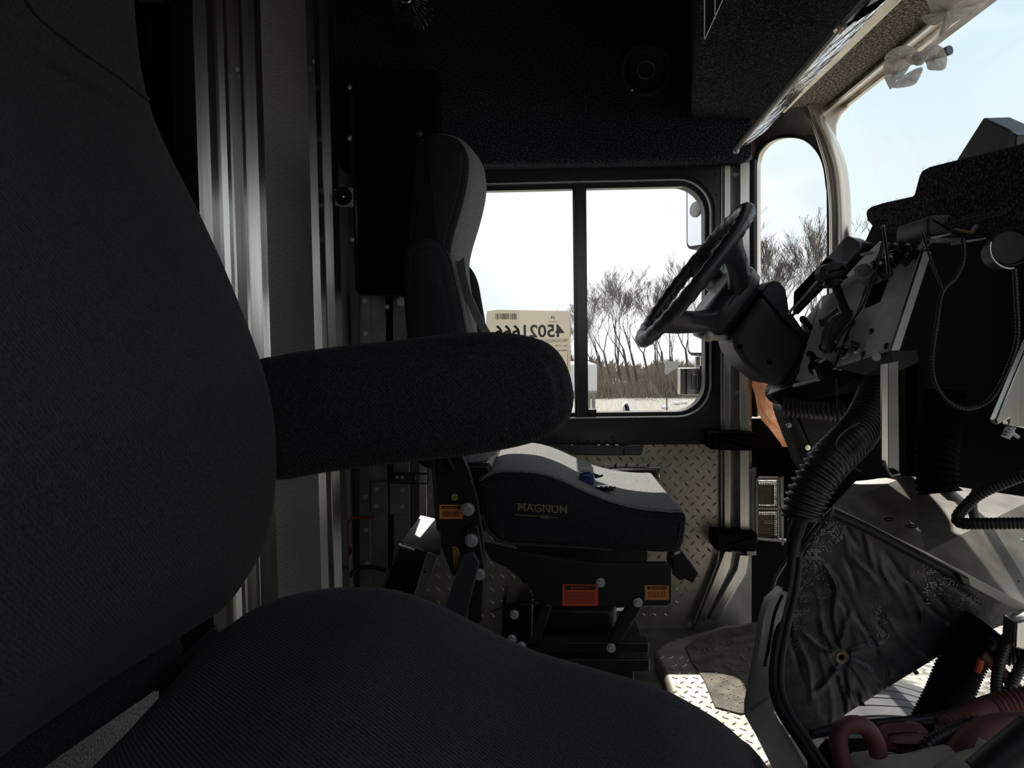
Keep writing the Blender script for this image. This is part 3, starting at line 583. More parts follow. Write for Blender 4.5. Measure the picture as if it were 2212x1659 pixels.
# ------------------------------------------------------------------ things on the door below the window
gh = thing('grab_handle', 'black ribbed grab handle on the tread plate under the side window', 'handle', P(1300, 985, 2.37))
b = MB(); b.prism([(1198, 963), (1212, 962), (1350, 965), (1352, 985), (1240, 983)], 2.33, 2.36); b.build('grip', M['plastic'], gh, bevel=0.004)
b = MB(); b.prism([(1366, 962), (1386, 962), (1389, 966), (1388, 980), (1382, 984), (1346, 983), (1348, 966)], 2.325, 2.384); b.build('handle_foot', M['plastic'], gh, bevel=0.004)
for k in range(6):
    b = MB(); x_ = 1228+k*20; b.prism([(x_, 961), (x_+9, 961), (x_+13, 967), (x_+4, 967)], 2.322, 2.332); b.build('finger_rib', M['plastic'], gh, bevel=0.001)
dh = thing('door_latch', 'chrome door latch frame on the tread plate beside the driver cushion', 'latch', P(1380, 1020, 2.37))
b = MB(); q = [(1316, 1010), (1420, 1008), (1426, 1013), (1426, 1034), (1416, 1034), (1414, 1018), (1320, 1019)]; b.prism(q, 2.355, 2.384); b.build('chrome_bezel', M['chrome'], dh, bevel=0.004)
b = MB(); b.prism([(1330, 1019), (1412, 1018), (1414, 1034), (1330, 1034)], 2.375, 2.384); b.build('latch_plate', M['black'], dh, bevel=0.002)
b = MB(); b.prism([(1376, 1021), (1384, 1021), (1384, 1034), (1376, 1034)], 2.36, 2.375); b.prism([(1392, 1022), (1410, 1022), (1410, 1032), (1392, 1032)], 2.365, 2.375); b.build('paddle', M['chrome'], dh, bevel=0.002)

# paper sheet taped to the outside of the sliding pane, seen from behind
SY = WY+0.0235
sk = thing('lot_sheet', 'translucent paper lot sheet on the side window reading 45021666 in mirror writing', 'paper', P(1145, 840, SY))
b = MB(); b.slab([P(1052, 672, SY), P(1075, 669, SY), P(1232, 672, SY), P(1233, 900, SY), P(1050, 900, SY), P(1050, 690, SY)], (0, 0.0006, 0)); sheet = b.build('paper_sheet', M['paper'], sk, smooth=False)
sc_ = SY/FPX; mr = (-1, 0, 0); TY = SY-0.0006
text('45021666', P(1143, 717, TY), mr, (0, 0, 1), 0.0545, M['ink'], sk, 'lettering', 0.0012)
text('PROGRESSIVE', P(1226, 736, TY), mr, (0, 0, 1), 0.014, M['inklight'], sk, 'lettering', 0.0, align='LEFT')
text('206  ELITE', P(1226, 747, TY), mr, (0, 0, 1), 0.009, M['inklight'], sk, 'lettering', 0.0, align='LEFT')
text('KW  R  1', P(1224, 756, TY), mr, (0, 0, 1), 0.007, M['inklight'], sk, 'lettering', 0.0, align='LEFT')
text('IA', P(1194, 686, TY), (-1, 0, 0), (-0.25, 0, 1), 0.014, M['ink'], sk, 'logo', 0.0003)
b = MB(); random.seed(3); x = 1070
while x < 1114:
    wd = random.choice((0.7, 1.0, 1.6, 2.0)); b.prism([(x, 677), (x+wd, 677), (x+wd, 690), (x, 690)], TY, TY+0.0005); x += wd+random.choice((0.7, 0.9, 1.4))
b.build('barcode', M['ink'], sk, smooth=False, kind='stuff')
b = MB(); b.prism([(1186, 694), (1203, 694), (1203, 695.2), (1186, 695.2)], TY, TY+0.0005); b.prism([(1180, 757), (1227, 757), (1227, 758), (1180, 758)], TY, TY+0.0005); b.prism([(1226, 760), (1227, 760), (1227, 800), (1226, 800)], TY, TY+0.0005); b.build('rule', M['inklight'], sk, smooth=False, kind='stuff')

# ------------------------------------------------------------------ steering wheel
sw = thing('steering_wheel', 'black steering wheel with moulded finger grips in front of the side window', 'steering wheel', (0.375, 1.92, 1.02))
C0 = P(1497, 597, 1.92)
top = P(1608, 453, 1.92); bot = P(1387, 738, 1.92)
dv = (top-bot).normalized(); ey = Vector((0, 1, 0)); nn = dv.cross(ey).normalized()
if nn.x > 0: nn = -nn                         # towards the driver
RR = (top-bot).length/2-0.004
def WP(a, r=RR, dn=0.0): return C0 + dv*(r*math.sin(a)) - ey*(r*math.cos(a)) + nn*dn
b = MB(); K = 96
path = [WP(2*math.pi*k/K) for k in range(K)]
rad = []
for k in range(K):
    a = 2*math.pi*k/K; g_ = 0.0015*math.cos(a*34)
    rad.append(0.0172+g_)
b.tube(path, rad, 14, closed=True, up=tuple(nn)); b.build('rim', M['plastic'], sw, ang=180)
# finger lumps on the inside of the rim
b = MB()
for k in range(40):
    a = 2*math.pi*(k+0.5)/40; b.ball(WP(a, RR-0.011, -0.006), 0.0085, 5)
b.build('finger_grips', M['plastic'], sw, ang=180, kind='stuff')
HC = C0 - nn*0.108 - dv*0.006
def spoke(a, wr, wh, hub_a, hub_r):
    p0 = WP(a, RR-0.004); h = HC + dv*(hub_r*math.sin(hub_a)) - ey*(hub_r*math.cos(hub_a)); b = MB()
    tang = (dv*math.cos(a)+ey*math.sin(a)).normalized()
    rings = []
    for t in (0, .15, .35, .6, .85, 1):
        c_ = p0.lerp(h, t) - nn*(0.028*math.sin(math.pi*t)*0.6); wd = wr*(1-t)+wh*t - 0.010*math.sin(math.pi*t); th = 0.012+0.016*t
        if t == 0: wd *= 1.25
        ax = (h-p0).normalized(); s_ = (tang-ax*tang.dot(ax)).normalized(); q = ax.cross(s_)
        rings.append([c_+s_*(wd*x_)+q*(th*y_) for x_, y_ in ((-1, 0), (-0.8, 0.7), (0, 1), (0.8, 0.7), (1, 0), (0.8, -0.7), (0, -1), (-0.8, -0.7))])
    b.ring(rings); b.build('spoke', M['plastic'], sw, ang=60)
for a, ha in ((math.radians(22), 0.5), (math.radians(-46), -0.7), (math.radians(158), math.pi-0.5), (math.radians(226), math.pi+0.7)):
    spoke(a, 0.040, 0.044, ha, 0.05)
b = MB(); rings = []
for d, r in ((0.044, 0.050), (0.046, 0.070), (0.036, 0.092), (0.012, 0.104), (-0.015, 0.098), (-0.035, 0.070), (-0.045, 0.045)):
    rings.append([HC+nn*d + dv*(r*1.02*math.copysign(abs(math.sin(2*math.pi*k/28))**0.8, math.sin(2*math.pi*k/28))) - ey*(r*1.0*math.copysign(abs(math.cos(2*math.pi*k/28))**0.8, math.cos(2*math.pi*k/28))) for k in range(28)])
b.ring(rings); hb = b.build('hub_pad', M['plastic'], sw, ang=40)
b = MB(); b.tube([HC+nn*0.012+dv*(0.1035*math.sin(2*math.pi*k/28))-ey*(0.1035*math.cos(2*math.pi*k/28)) for k in range(28)], 0.0014, 6, closed=True); b.build('pad_seam', M['matt'], hb)
# column
sc = thing('steering_column', 'black plastic steering column shroud below the wheel', 'steering column', P(1650, 740, 1.92))
b = MB(); b.prism([(1582, 728), (1605, 694), (1634, 655), (1646, 636), (1692, 690), (1752, 745), (1742, 770), (1718, 802), (1695, 826), (1672, 834), (1650, 820), (1612, 790), (1588, 752)], 1.83, 2.0); shroud = b.build('lower_shroud', M['greyplast'], sc, ang=30, bevel=0.014)
b = MB(); b.prism([(1645, 633), (1658, 614), (1672, 606), (1684, 608), (1697, 624), (1701, 645), (1704, 668), (1724, 696), (1754, 742), (1748, 744), (1690, 688)], 1.84, 1.99); b.build('upper_shroud', M['plastic'], sc, ang=30, bevel=0.010)
for x_, y_ in ((1583, 749), (1647, 782)):
    b = MB(); p = P(x_+16, y_, 1.827); b.cyl(p, p+Vector((0, 0.004, 0)), 0.0062, n=14); b.build('screw_recess', M['matt'], shroud)
b = MB(); b.cyl(P(1600, 700, 1.92), P(1585, 640, 1.92)-nn*0.0, 0.03, 0.028, 16); b.tube([HC-nn*0.03, HC-nn*0.10], 0.032, 16); b.build('column_neck', M['plastic'], sc)
tl_ = thing('turn_lever', 'cream turn signal lever sticking out below the steering wheel', 'lever', P(1540, 728, 1.80))
b = MB(); b.tube(sm([P(1525, 727, 1.79), P(1531, 727, 1.795), P(1540, 729, 1.81), P(1556, 730, 1.86), P(1580, 728, 1.93)], 4, False), [0.004, 0.008, 0.011, 0.0125, 0.0125, 0.011, 0.0095, 0.0085, 0.0075, 0.007, 0.007, 0.007, 0.0075, 0.008, 0.008, 0.008, 0.008], 12); b.build('lever_paddle', M['cream'], tl_, ang=180)
# ------------------------------------------------------------------ overhead things
# sun visor panel hanging between soffit and header (mirror film on its front side)
vi = thing('sun_visor', 'long narrow mirrored visor panel hanging below the soffit by the windshield', 'visor', (0.58, 1.8, 1.42))
va, vb = P(1590, 325, 2.16), P(1812, 66, 1.40)
up = Vector((0.085, 0, 0.052))
b = MB(); b.slab([va+Vector((0.004, 0, -0.002)), vb+Vector((0.004, 0, -0.002)), vb+up, va+up*0.9], (-0.004, 0, 0.006)); b.build('mirrored_panel', M['wavy'], vi, smooth=False)
b = MB(); b.tube([va, vb], 0.0042, 8); b.build('panel_rail', M['alu'], vi)
b = MB(); b.tube([va+Vector((-0.005, 0, 0.004)), vb+Vector((-0.005, 0, 0.004))], 0.005, 8); b.build('rubber_edge', M['black'], vi)
b = MB(); b.ball(va, 0.009, 8); b.build('end_knob', M['steelbolt'], vi)
b = MB(); v_ = (va-vb).normalized(); b.cyl(vb+Vector((0, 0, 0.004)), vb+Vector((0, -0.012, 0.004)), 0.011, 0.010, 16); b.cyl(vb+Vector((0, -0.012, 0.004)), vb+Vector((0, -0.016, 0.004)), 0.006, n=12); b.build('end_knob', M['stain'], vi)
vc = P(1900, -30, 1.25)
b = MB(); b.slab([vb+Vector((0, -0.02, 0)), vc, vc+up*0.7, vb+Vector((0, -0.02, 0))+up*0.7], (-0.006, 0, 0.008)); b.build('shade_blade', M['black'], vi, bevel=0.002)
b = MB(); b.slab([P(1845, 40, 1.38), P(1858, 22, 1.36), P(1915, -10, 1.3), P(1905, 8, 1.3), P(1862, 36, 1.36)], (0, 0.02, 0)); b.build('hinge', M['matt'], vi, bevel=0.002)
# rounded aluminium return beside the header
b = MB(); b.slab([(0.648, 2.2, 1.488), (0.682, 2.2, 1.480), (0.672, -0.2, 1.480), (0.648, -0.2, 1.488)], (0, 0, 0.015)); b.build('metal_return', M['stain'], header, bevel=0.005)
# loudspeaker
spk = thing('speaker', 'round black loudspeaker set into the carpeted wall above the side window', 'speaker', P(1395, 152, 2.28))
c_ = P(1395, 153, 2.30); ax = Vector((0, -1, 0)); q = 2.3/FPX
b = MB(); b.lathe(c_, ax, [(0, 55*q), (0.008, 55*q), (0.013, 52*q), (0.012, 46*q), (0.004, 43*q), (0.002, 40*q)], 40); b.build('bezel', M['greyplast'], spk)
b = MB(); b.lathe(c_, ax, [(0.0, 43*q), (0.006, 42*q), (0.003, 38*q), (-0.004, 30*q), (-0.016, 18*q), (-0.018, 16*q)], 40); b.build('cone', M['plastic'], spk)
b = MB(); b.lathe(c_, ax, [(-0.018, 17.5*q), (-0.010, 17.5*q), (-0.008, 15*q), (-0.004, 10*q), (-0.002, 1*q)], 32); b.build('dust_cap', M['plastic'], spk)
b = MB(); b.tube([c_+ax*0.006+Vector((18*q*math.cos(a), 0, 18*q*math.sin(a))) for a in [2*math.pi*k/32 for k in range(32)]], 0.0013, 6, closed=True); b.build('cap_ring', M['steelbolt'], spk)
for a0, a1 in ((128, 160), (208, 238), (250, 272), (48, 62)):
    b = MB(); b.tube([c_+ax*0.009+Vector((54*q*math.cos(math.radians(a)), 0, 54*q*math.sin(math.radians(a)))) for a in range(a0, a1+1, 4)], 0.0014, 6); b.build('clip', M['chrome'] if a0 < 240 else M['black'], spk)
b = MB(); b.cyl(P(1366, 195, 2.29), P(1366, 195, 2.28), 0.003, n=10); b.build('screw', M['chrome'], spk)
# ventilator fan under the ceiling
fa = thing('cab_fan', 'small black cage fan at the top edge, above the driver seat', 'fan', P(880, 0, 1.95))
fc = P(882, 4, 1.95); q = 1.95/FPX
b = MB()
for rr, dd in ((58, 0), (50, -0.014), (40, -0.022), (28, -0.028)):
    b.tube([fc+Vector((rr*q*math.cos(2*math.pi*k/40), dd, rr*q*math.sin(2*math.pi*k/40))) for k in range(40)], 0.0013, 5, closed=True)
b.build('cage_ring', M['black'], fa, kind='stuff')
b = MB()
for k in range(36):
    a = 2*math.pi*k/36; b.tube([fc+Vector((rr*q*math.cos(a), dd, rr*q*math.sin(a))) for rr, dd in ((14, -0.031), (28, -0.028), (40, -0.022), (50, -0.014), (58, 0), (60, 0.02))], 0.0011, 5)
b.build('cage_wire', M['gloss'], fa, kind='stuff')
b = MB(); b.lathe(fc+Vector((0, -0.03, 0)), (0, -1, 0), [(-0.004, 13*q), (0.002, 13*q), (0.003, 10*q), (0.003, 1*q)], 24); b.build('badge', M['black'], fa)
b = MB(); b.tube([fc+Vector((14*q*math.cos(2*math.pi*k/30), -0.032, 14*q*math.sin(2*math.pi*k/30))) for k in range(30)], 0.0022, 8, closed=True); b.build('badge_ring', M['chrome'], fa)
b = MB(); 
for pts in (((-6, 5), (6, 5), (0, -7)),):
    b.slab([fc+Vector((x_*q, -0.034, z_*q)) for x_, z_ in pts], (0, 0.001, 0))
b.build('badge_mark', M['steelbolt'], fa)
for k in range(3):
    a = 2*math.pi*k/3+0.4; b = MB(); o1 = []
    for t, s1 in ((10, -0.25), (48, -0.42), (50, 0.25), (30, 0.45), (10, 0.3)): o1.append(fc+Vector((t*q*math.cos(a+s1), 0.012 if s1 > 0 else -0.006, t*q*math.sin(a+s1))))
    b.slab(o1, (0, 0.002, 0)); b.build('blade', M['plastic'], fa)
b = MB(); b.cyl(fc+Vector((0, 0.01, 0)), fc+Vector((0, 0.09, 0)), 0.035, n=20); b.tube([fc+Vector((0, 0.06, 0)), fc+Vector((0, 0.08, 0.12)), (fc.x, fc.y+0.08, 1.95)], 0.012, 10); b.build('motor', M['black'], fa)
# black partition panel behind the driver's head with rivets
pp_ = thing('partition_panel', 'tall black painted sheet panel standing behind the driver seat', 'panel', P(850, 640, 2.2))
b = MB(); b.prism([(762, 150), (944, 150), (946, 300), (948, 640), (772, 634)], 2.20, 2.29); b.build('panel_face', M['matt'], pp_, bevel=0.004)
b = MB(); b.slab([P(750, 152, 2.18), P(763, 150, 2.18), P(775, 632, 2.18), P(768, 630, 2.18), P(757, 400, 2.18)], (0, 0.02, 0)); b.build('edge_flange', M['gloss'], pp_, bevel=0.003)
for x_, y_ in ((754, 188), (754, 298), (760, 517)):
    b = MB(); b.ball(P(x_+1, y_, 2.178), 0.0065, 6, (1, 0.6, 1.3)); b.build('rivet', M['steelbolt'], pp_)
b = MB(); b.prism([(897, 215), (912, 215), (912, 420), (900, 420)], 2.185, 2.2); b.build('latch_channel', M['gloss'], pp_, bevel=0.002)
b = MB(); b.ball(P(905, 287, 2.18), 0.010, 6, (1, 0.5, 1.2)); b.build('latch_knob', M['plastic'], pp_)
# round black buffer on a white plate
bu = thing('door_buffer', 'round black rubber buffer on a small white plate beside the carpeted post', 'buffer', P(742, 425, 2.1))
b = MB(); b.slab([P(722, 408, 2.12), P(762, 405, 2.12), P(763, 447, 2.12), P(724, 445, 2.12)], (0, 0.004, 0)); b.build('white_plate', M['whitep'], bu, bevel=0.001)
b = MB(); b.lathe(P(742, 425, 2.12), (0.15, -1, 0), [(0, 0.024), (0.020, 0.024), (0.026, 0.021), (0.024, 0.014), (0.018, 0.008), (0.018, 0.001)], 28); b.build('rubber_puck', M['rubber'], bu)
b = MB(); b.cyl(P(742, 425, 2.101), P(742, 425, 2.097), 0.003, n=10); b.build('centre_screw', M['chrome'], bu)
# grey uprights with bolts below the black panel
tA = MB(); tA.prism([(776, 628), (832, 628), (838, 1290), (780, 1290)], 2.35, 2.40); t5 = struct(tA.build('trim_5', M['aludull'], bevel=0.002))
strip(776, 800, 629, 1289, 2.342, 0.008, M['aludull'], 'flange', t5)
tA = MB(); tA.prism([(848, 632), (864, 632), (864, 658), (883, 660), (886, 1290), (850, 1290)], 2.35, 2.40); t6 = struct(tA.build('trim_6', M['aludull'], bevel=0.002))
strip(905, 922, 985, 1290, 2.36, 0.02, M['alu'], 'flange', t6); strip(832, 848, 628, 1290, 2.39, 0.008, M['matt'], 'dark_gap', t6); strip(886, 904, 700, 1290, 2.385, 0.01, M['aludull'], 'back_strip', t6)
b = MB(); b.prism([(801, 1042), (836, 1040), (838, 1112), (802, 1108)], 2.330, 2.342); b.build('splice_plate', M['aludull'], t5, bevel=0.001)
b = MB(); b.prism([(842, 1040), (884, 1040), (885, 1112), (842, 1112)], 2.338, 2.35); b.build('splice_plate', M['aludull'], t6, bevel=0.001)
for x_, y_, Y_, pr in ((788, 650, 2.342, t5), (789, 721, 2.342, t5), (837, 663, 2.342, t5), (813, 1057, 2.33, t5), (790, 1074, 2.342, t5), (813, 1093, 2.33, t5), (869, 1058, 2.338, t6), (869, 1094, 2.338, t6), (791, 1145, 2.342, t5), (792, 1217, 2.342, t5), (930, 1069, 2.36, t6)):
    b = MB(); b.bolt(P(x_, y_, Y_), (0, -1, 0), 0.0055, 0.006); b.build('bolt', M['steelbolt'], pr, smooth=False)
b = MB(); b.cyl(P(868, 650, 2.36), P(868, 650, 2.33), 0.0145, n=24); b.cyl(P(868, 650, 2.33), P(868, 650, 2.322), 0.0075, n=6); o = b.build('roller', M['steelbolt'], t6)
wb_ = thing('wiring_bracket', 'small black bracket with two thin rods between grey post and driver seat', 'bracket', P(880, 1030, 2.3))
b = MB(); b.prism([(846, 1022), (898, 1022), (898, 1041), (846, 1041)], 2.31, 2.33); b.build('bracket_body', M['gloss'], wb_, bevel=0.002)
for y_ in (1021, 1043):
    b = MB(); b.tube([P(842, y_, 2.31), P(925, y_+2, 2.28)], 0.0022, 6); b.build('rod', M['black'], wb_)
for x_ in (857, 869):
    b = MB(); b.bolt(P(x_, 1031, 2.31), (0, -1, 0), 0.004, 0.004); b.build('bolt', M['steelbolt'], wb_, smooth=False)
rl = thing('red_lever', 'dull red bent lever frame low behind the driver seat', 'lever', P(760, 1200, 2.2))
b = MB(); b.tube([P(808, 1117, 2.3), P(760, 1119, 2.28), P(752, 1130, 2.26), P(751, 1190, 2.24), P(752, 1262, 2.22)], 0.005, 8); b.build('lever_rod', M['redclay'], rl)
b = MB(); b.slab([P(753, 1180, 2.235), P(762, 1190, 2.235), P(753, 1204, 2.235)], (0, 0.01, 0)); b.build('red_tab', M['redclay'], rl)
dr = MB(); dr.tube(sm([P(752, 1245, 2.24), P(775, 1228, 2.26), P(805, 1225, 2.26), P(835, 1232, 2.26)], 5, False), 0.007, 8); o = dr.build('looped_hose', M['rubber']); tag(o, 'short black hose curving beside the red lever behind driver seat', 'hose')
# black storage box with aluminium edge behind the recliner
bx_ = thing('battery_box', 'glossy black box with an aluminium edge rail left of the driver seat base', 'box', P(880, 1290, 1.72))
b = MB(); b.prism([(862, 1176), (908, 1190), (944, 1204), (900, 1320), (818, 1300), (832, 1250)], 1.72, 1.95); b.build('box_body', M['gloss'], bx_, bevel=0.004)
b = MB(); b.prism([(922, 1194), (946, 1203), (908, 1318), (886, 1310)], 1.705, 1.72); b.build('edge_rail', M['aludull'], bx_, bevel=0.003)
b = MB(); b.cyl(P(918, 1235, 1.704), P(918, 1235, 1.70), 0.0035, n=10); b.build('rail_hole', M['matt'], bx_)
b = MB(); b.slab([P(861, 1176, 1.719), P(895, 1187, 1.719), P(895, 1191, 1.719), P(861, 1180, 1.719)], (0, 0.01, 0)); b.build('bright_edge', M['chrome'], bx_)
b = MB(); b.slab([P(866, 1174, 1.74), P(908, 1116, 1.90), P(950, 1126, 1.90), P(952, 1200, 1.74)], (0, 0.004, 0.003)); b.build('sloping_lid', M['aludull'], bx_, bevel=0.001)

# ------------------------------------------------------------------ hose beside the quarter window, pads on the post, marker lamp, orange bag
b = MB(); b.tube([P(1627, 346, 2.38), P(1626, 500, 2.38), P(1628, 640, 2.38), P(1632, 840, 2.38)], 0.008, 8, ridge=0.0018, pitch=0.0065); o = b.build('wiring_conduit', M['hose'], ang=180); tag(o, 'thin black corrugated conduit running down between post and quarter window', 'conduit')
for nm, x0, x1, y0, y1, Y_, lab in (('strap_pad', 1535, 1632, 934, 974, 2.30, 'fuzzy black wrap around the door post, the upper one below the window'), ('strap_pad', 1545, 1636, 1152, 1192, 2.30, 'fuzzy black wrap around the door post, the lower one at the bend')):
    b = MB(); b.puff(xz([(x0, y0+4), (x0+8, y0), (x1-8, y0+2), (x1, y0+6), (x1-2, y1-4), (x1-10, y1), (x0+10, y1-2), (x0+1, y1-8)], Y_, 3), Y_, Y_+0.09, 0.006, 0.002); o = b.build(nm, M['matt']); tag(o, lab, 'wrap')
lm = thing('marker_lamp', 'rectangular caged lamp with two perforated windows right of the door post', 'lamp', P(1665, 1110, 2.33))
b = MB()
LY = 2.33
for q in ([(1633, 1032), (1690, 1032), (1690, 1037), (1633, 1037)], [(1633, 1097), (1690, 1098), (1690, 1102), (1633, 1101)], [(1633, 1160), (1700, 1166), (1700, 1172), (1633, 1166)], [(1633, 1032), (1637, 1032), (1637, 1170), (1633, 1170)], [(1680, 1032), (1684, 1032), (1684, 1170), (1680, 1170)], [(1689, 1030), (1693, 1030), (1693, 1178), (1689, 1178)]):
    b.prism(q, LY, LY+0.012)
b.build('cage_frame', M['aludull'], lm)
b = MB(); b.prism([(1640, 1047), (1672, 1047), (1672, 1090), (1640, 1090)], LY+0.03, LY+0.035); b.build('light_block', M['gloss'], lm, smooth=False)  # added black plate, cut short so a bright slit of daylight shows
b = MB(); b.prism([(1640, 1112), (1674, 1112), (1674, 1160), (1640, 1160)], LY+0.03, LY+0.035); b.build('light_block', M['gloss'], lm, smooth=False)  # same daylight blocker added behind the lower screen
for y0, y1 in ((1040, 1096), (1104, 1160)):
    b = MB()
    for k in range(12):
        x_ = 1638+k*3.7; b.prism([(x_, y0), (x_+1.5, y0), (x_+1.5, y1), (x_, y1)], LY+0.012, LY+0.014)
    for k in range(13):
        y_ = y0+k*4.4; b.prism([(1637, y_), (1680, y_), (1680, y_+1.5), (1637, y_+1.5)], LY+0.012, LY+0.014)
    b.build('perforated_screen', M['gold'], lm, kind='stuff')
b = MB(); b.prism([(1600, 1020), (1634, 1010), (1634, 1200), (1612, 1200)], 2.36, 2.39); b.build('mounting_sheet', M['aludull'], lm, bevel=0.002)
ob2 = thing('orange_bag', 'crumpled translucent orange plastic bag stuffed beside the steering column', 'bag', P(1660, 880, 2.2))
b = MB(); rg = []
rr_ = random.Random(5)
prof = [(1626, 815, 1650, 825), (1626, 835, 1664, 838), (1630, 855, 1672, 860), (1636, 880, 1682, 885), (1648, 905, 1694, 910), (1662, 925, 1702, 928), (1680, 945, 1712, 948), (1688, 962, 1712, 965)]
for x0, y0, x1, y1 in prof:
    r1 = []
    for k in range(18):
        a = 2*math.pi*k/18; t = 0.5+0.5*math.cos(a); p = P(x0+(x1-x0)*t, y0+(y1-y0)*t, 2.33+0.035*math.sin(a)); r1.append(p+Vector((rr_.uniform(-.004, .004), rr_.uniform(-.012, .012), rr_.uniform(-.004, .004))))
    rg.append(r1)
b.ring(rg); b.build('bag_film', M['bagorange'], ob2, smooth=False)

# white plastic film tied to the header
wbag = thing('plastic_tie_bag', 'knotted white plastic bag tied below the windshield header', 'bag', P(1975, 140, 1.50))
def sheet_blob(pts, Y, th, seed, m, par, name, n=5, jit=0.004):
    rr = random.Random(seed); o = sm([(a, b_) for a, b_ in pts], n); k = len(o); cxm = sum(v.x for v in o)/k; cym = sum(v.y for v in o)/k
    b = MB(); rings = []
    for s_, d in ((0.02, 0.9), (0.3, 0.95), (0.6, 0.75), (0.85, 0.45), (1.0, 0.0), (0.85, -0.45), (0.6, -0.75), (0.3, -0.95), (0.02, -0.9)):
        rings.append([P(cxm+(v.x-cxm)*s_, cym+(v.y-cym)*s_, Y+d*th+rr.uniform(-jit, jit)*2*(0 if s_ == 1.0 else 1)) for v in o])
    b.ring(rings); return b.build(name, m, par, ang=180)
sheet_blob([(1910, 125), (1930, 105), (1960, 98), (1985, 112), (1990, 135), (1970, 140), (1950, 128), (1925, 140)], 1.50, 0.015, 1, M['bagwhite'], wbag, 'bow_loop')
sheet_blob([(1993, 112), (2010, 96), (2035, 102), (2046, 125), (2040, 150), (2015, 152), (2003, 148), (2000, 130)], 1.50, 0.015, 2, M['bagwhite'], wbag, 'bow_loop')
sheet_blob([(1912, 135), (1945, 125), (1965, 140), (1950, 165), (1935, 175), (1925, 193), (1918, 185), (1908, 160)], 1.505, 0.006, 3, M['bagwhite'], wbag, 'bag_tail')
sheet_blob([(1935, 176), (1965, 155), (1993, 145), (1985, 170), (1970, 185), (1930, 190)], 1.515, 0.004, 4, M['bagwhite'], wbag, 'bag_tail')
sheet_blob([(1972, 118), (1990, 112), (2000, 125), (1992, 140), (1975, 140)], 1.485, 0.01, 5, M['bagwhite'], wbag, 'knot')
b = MB(); b.tube(sm([P(1995, 130, 1.5), P(2012, 95, 1.48), P(2030, 75, 1.45), P(2035, 50, 1.42)], 4, False), 0.002, 6); b.build('twisted_neck', M['bagwhite'], wbag)
ov = thing('plastic_wrap', 'stretched white plastic wrap hanging over the header at the top right', 'plastic sheet', P(2080, 20, 1.40))
sheet_blob([(1992, 35), (2010, 28), (2005, 10), (2000, -20), (2060, -60), (2160, -60), (2140, -5), (2110, 25), (2060, 50), (2036, 78), (2028, 74), (2040, 45), (2020, 55), (1998, 50)], 1.38, 0.012, 6, M['bagwhite'], ov, 'film')
hk = thing('header_hook', 'small blue-grey cylinder sticking out behind the knotted plastic bag', 'knob', P(2045, 112, 1.5))
b = MB(); b.cyl(P(2030, 118, 1.52), P(2052, 108, 1.5), 0.008, 0.009, 14); b.build('cap', mat('slate', (0.08, 0.11, 0.15), 0.4), hk)
b = MB(); b.cyl(P(2000, 135, 1.53), P(2030, 118, 1.52), 0.004, n=10); b.build('stem', M['black'], hk)
cl = thing('cable_clip', 'small shiny cable clip on the dark carpet left of the soffit', 'clip', P(1502, 112, 1.6))
b = MB(); b.tube([P(1497, 112, 2.29), P(1503, 108, 2.28), P(1508, 113, 2.29)], 0.002, 6); b.build('clip_wire', M['steelbolt'], cl)
gr = thing('soffit_vent', 'dark slotted wedge grille at the top of the carpeted soffit', 'grille', P(1530, 40, 1.5))
b = MB(); b.slab([PZ(1522, -20, 1.494), PZ(1570, -20, 1.494), PZ(1522, 84, 1.494)], (0, 0, 0.003)); b.build('vent_plate', M['matt'], gr)
for (xa, ya, xb, yb) in ((1545, -20, 1545, 40), (1522, -20, 1522, 84), (1570, -20, 1523, 84)):
    b = MB(); b.tube([PZ(xa, ya, 1.491), PZ(xb, yb, 1.491)], 0.0012, 6); b.build('rib', M['steelbolt'], gr)

# ------------------------------------------------------------------ dashboard
dt = thing('dashboard', 'thick dark carpeted dashboard top stepped up towards the right edge', 'dashboard', (0.85, 1.5, 1.1))
DX = 0.78
top_ = [(1872, 452), (1880, 446), (1905, 438), (1968, 424), (1974, 418), (1984, 380), (1990, 368), (2005, 360), (2100, 336), (2230, 303), (2400, 262)]
bot_ = [(2400, 520), (2230, 505), (2130, 512), (2010, 510), (1960, 505), (1915, 502), (1885, 492), (1873, 478), (1869, 462)]
pts = [PX(a, b_, DX) for a, b_ in top_+bot_]
b = MB(); b.slab(pts, (0.20, 0, 0)); dtt = b.build('carpet_cover', M['carpet'], dt, bevel=0.012)
bf = MB(); rr = random.Random(11)
tp = [PX(a, b_, DX+0.01) for a, b_ in top_]
for i in range(len(tp)-1):
    Lk = (tp[i+1]-tp[i]).length
    for k in range(int(Lk/0.0016)):
        p = tp[i].lerp(tp[i+1], rr.random())+Vector((rr.uniform(-0.01, 0.05), 0, -0.002)); h = rr.uniform(0.003, 0.008)
        bf.add([p+Vector((0, -0.0005, 0)), p+Vector((0, 0.0005, 0)), p+Vector((rr.uniform(-.003, .003), rr.uniform(-.004, .004), h))], [(0, 1, 2)])
bf.build('carpet_fuzz', M['carpet'], dt, smooth=False, kind='stuff')
db = thing('dash_display', 'dark rectangular box standing tilted on top of the carpeted dashboard', 'box', PX(2130, 320, 0.86))
b = MB(); b.slab([PX(2124, 254, 0.84), PX(2186, 283, 0.84), PX(2197, 330, 0.84), PX(2090, 360, 0.84), PX(2066, 345, 0.84)], (0.05, 0, 0)); b.build('box_shell', M['greyplast'], db, bevel=0.003)
b = MB(); b.slab([PX(2180, 282, 0.835), PX(2196, 292, 0.835), PX(2193, 322, 0.835), PX(2176, 318, 0.835)], (0.05, 0, 0)); b.build('end_cap', M['plastic'], db, bevel=0.002)
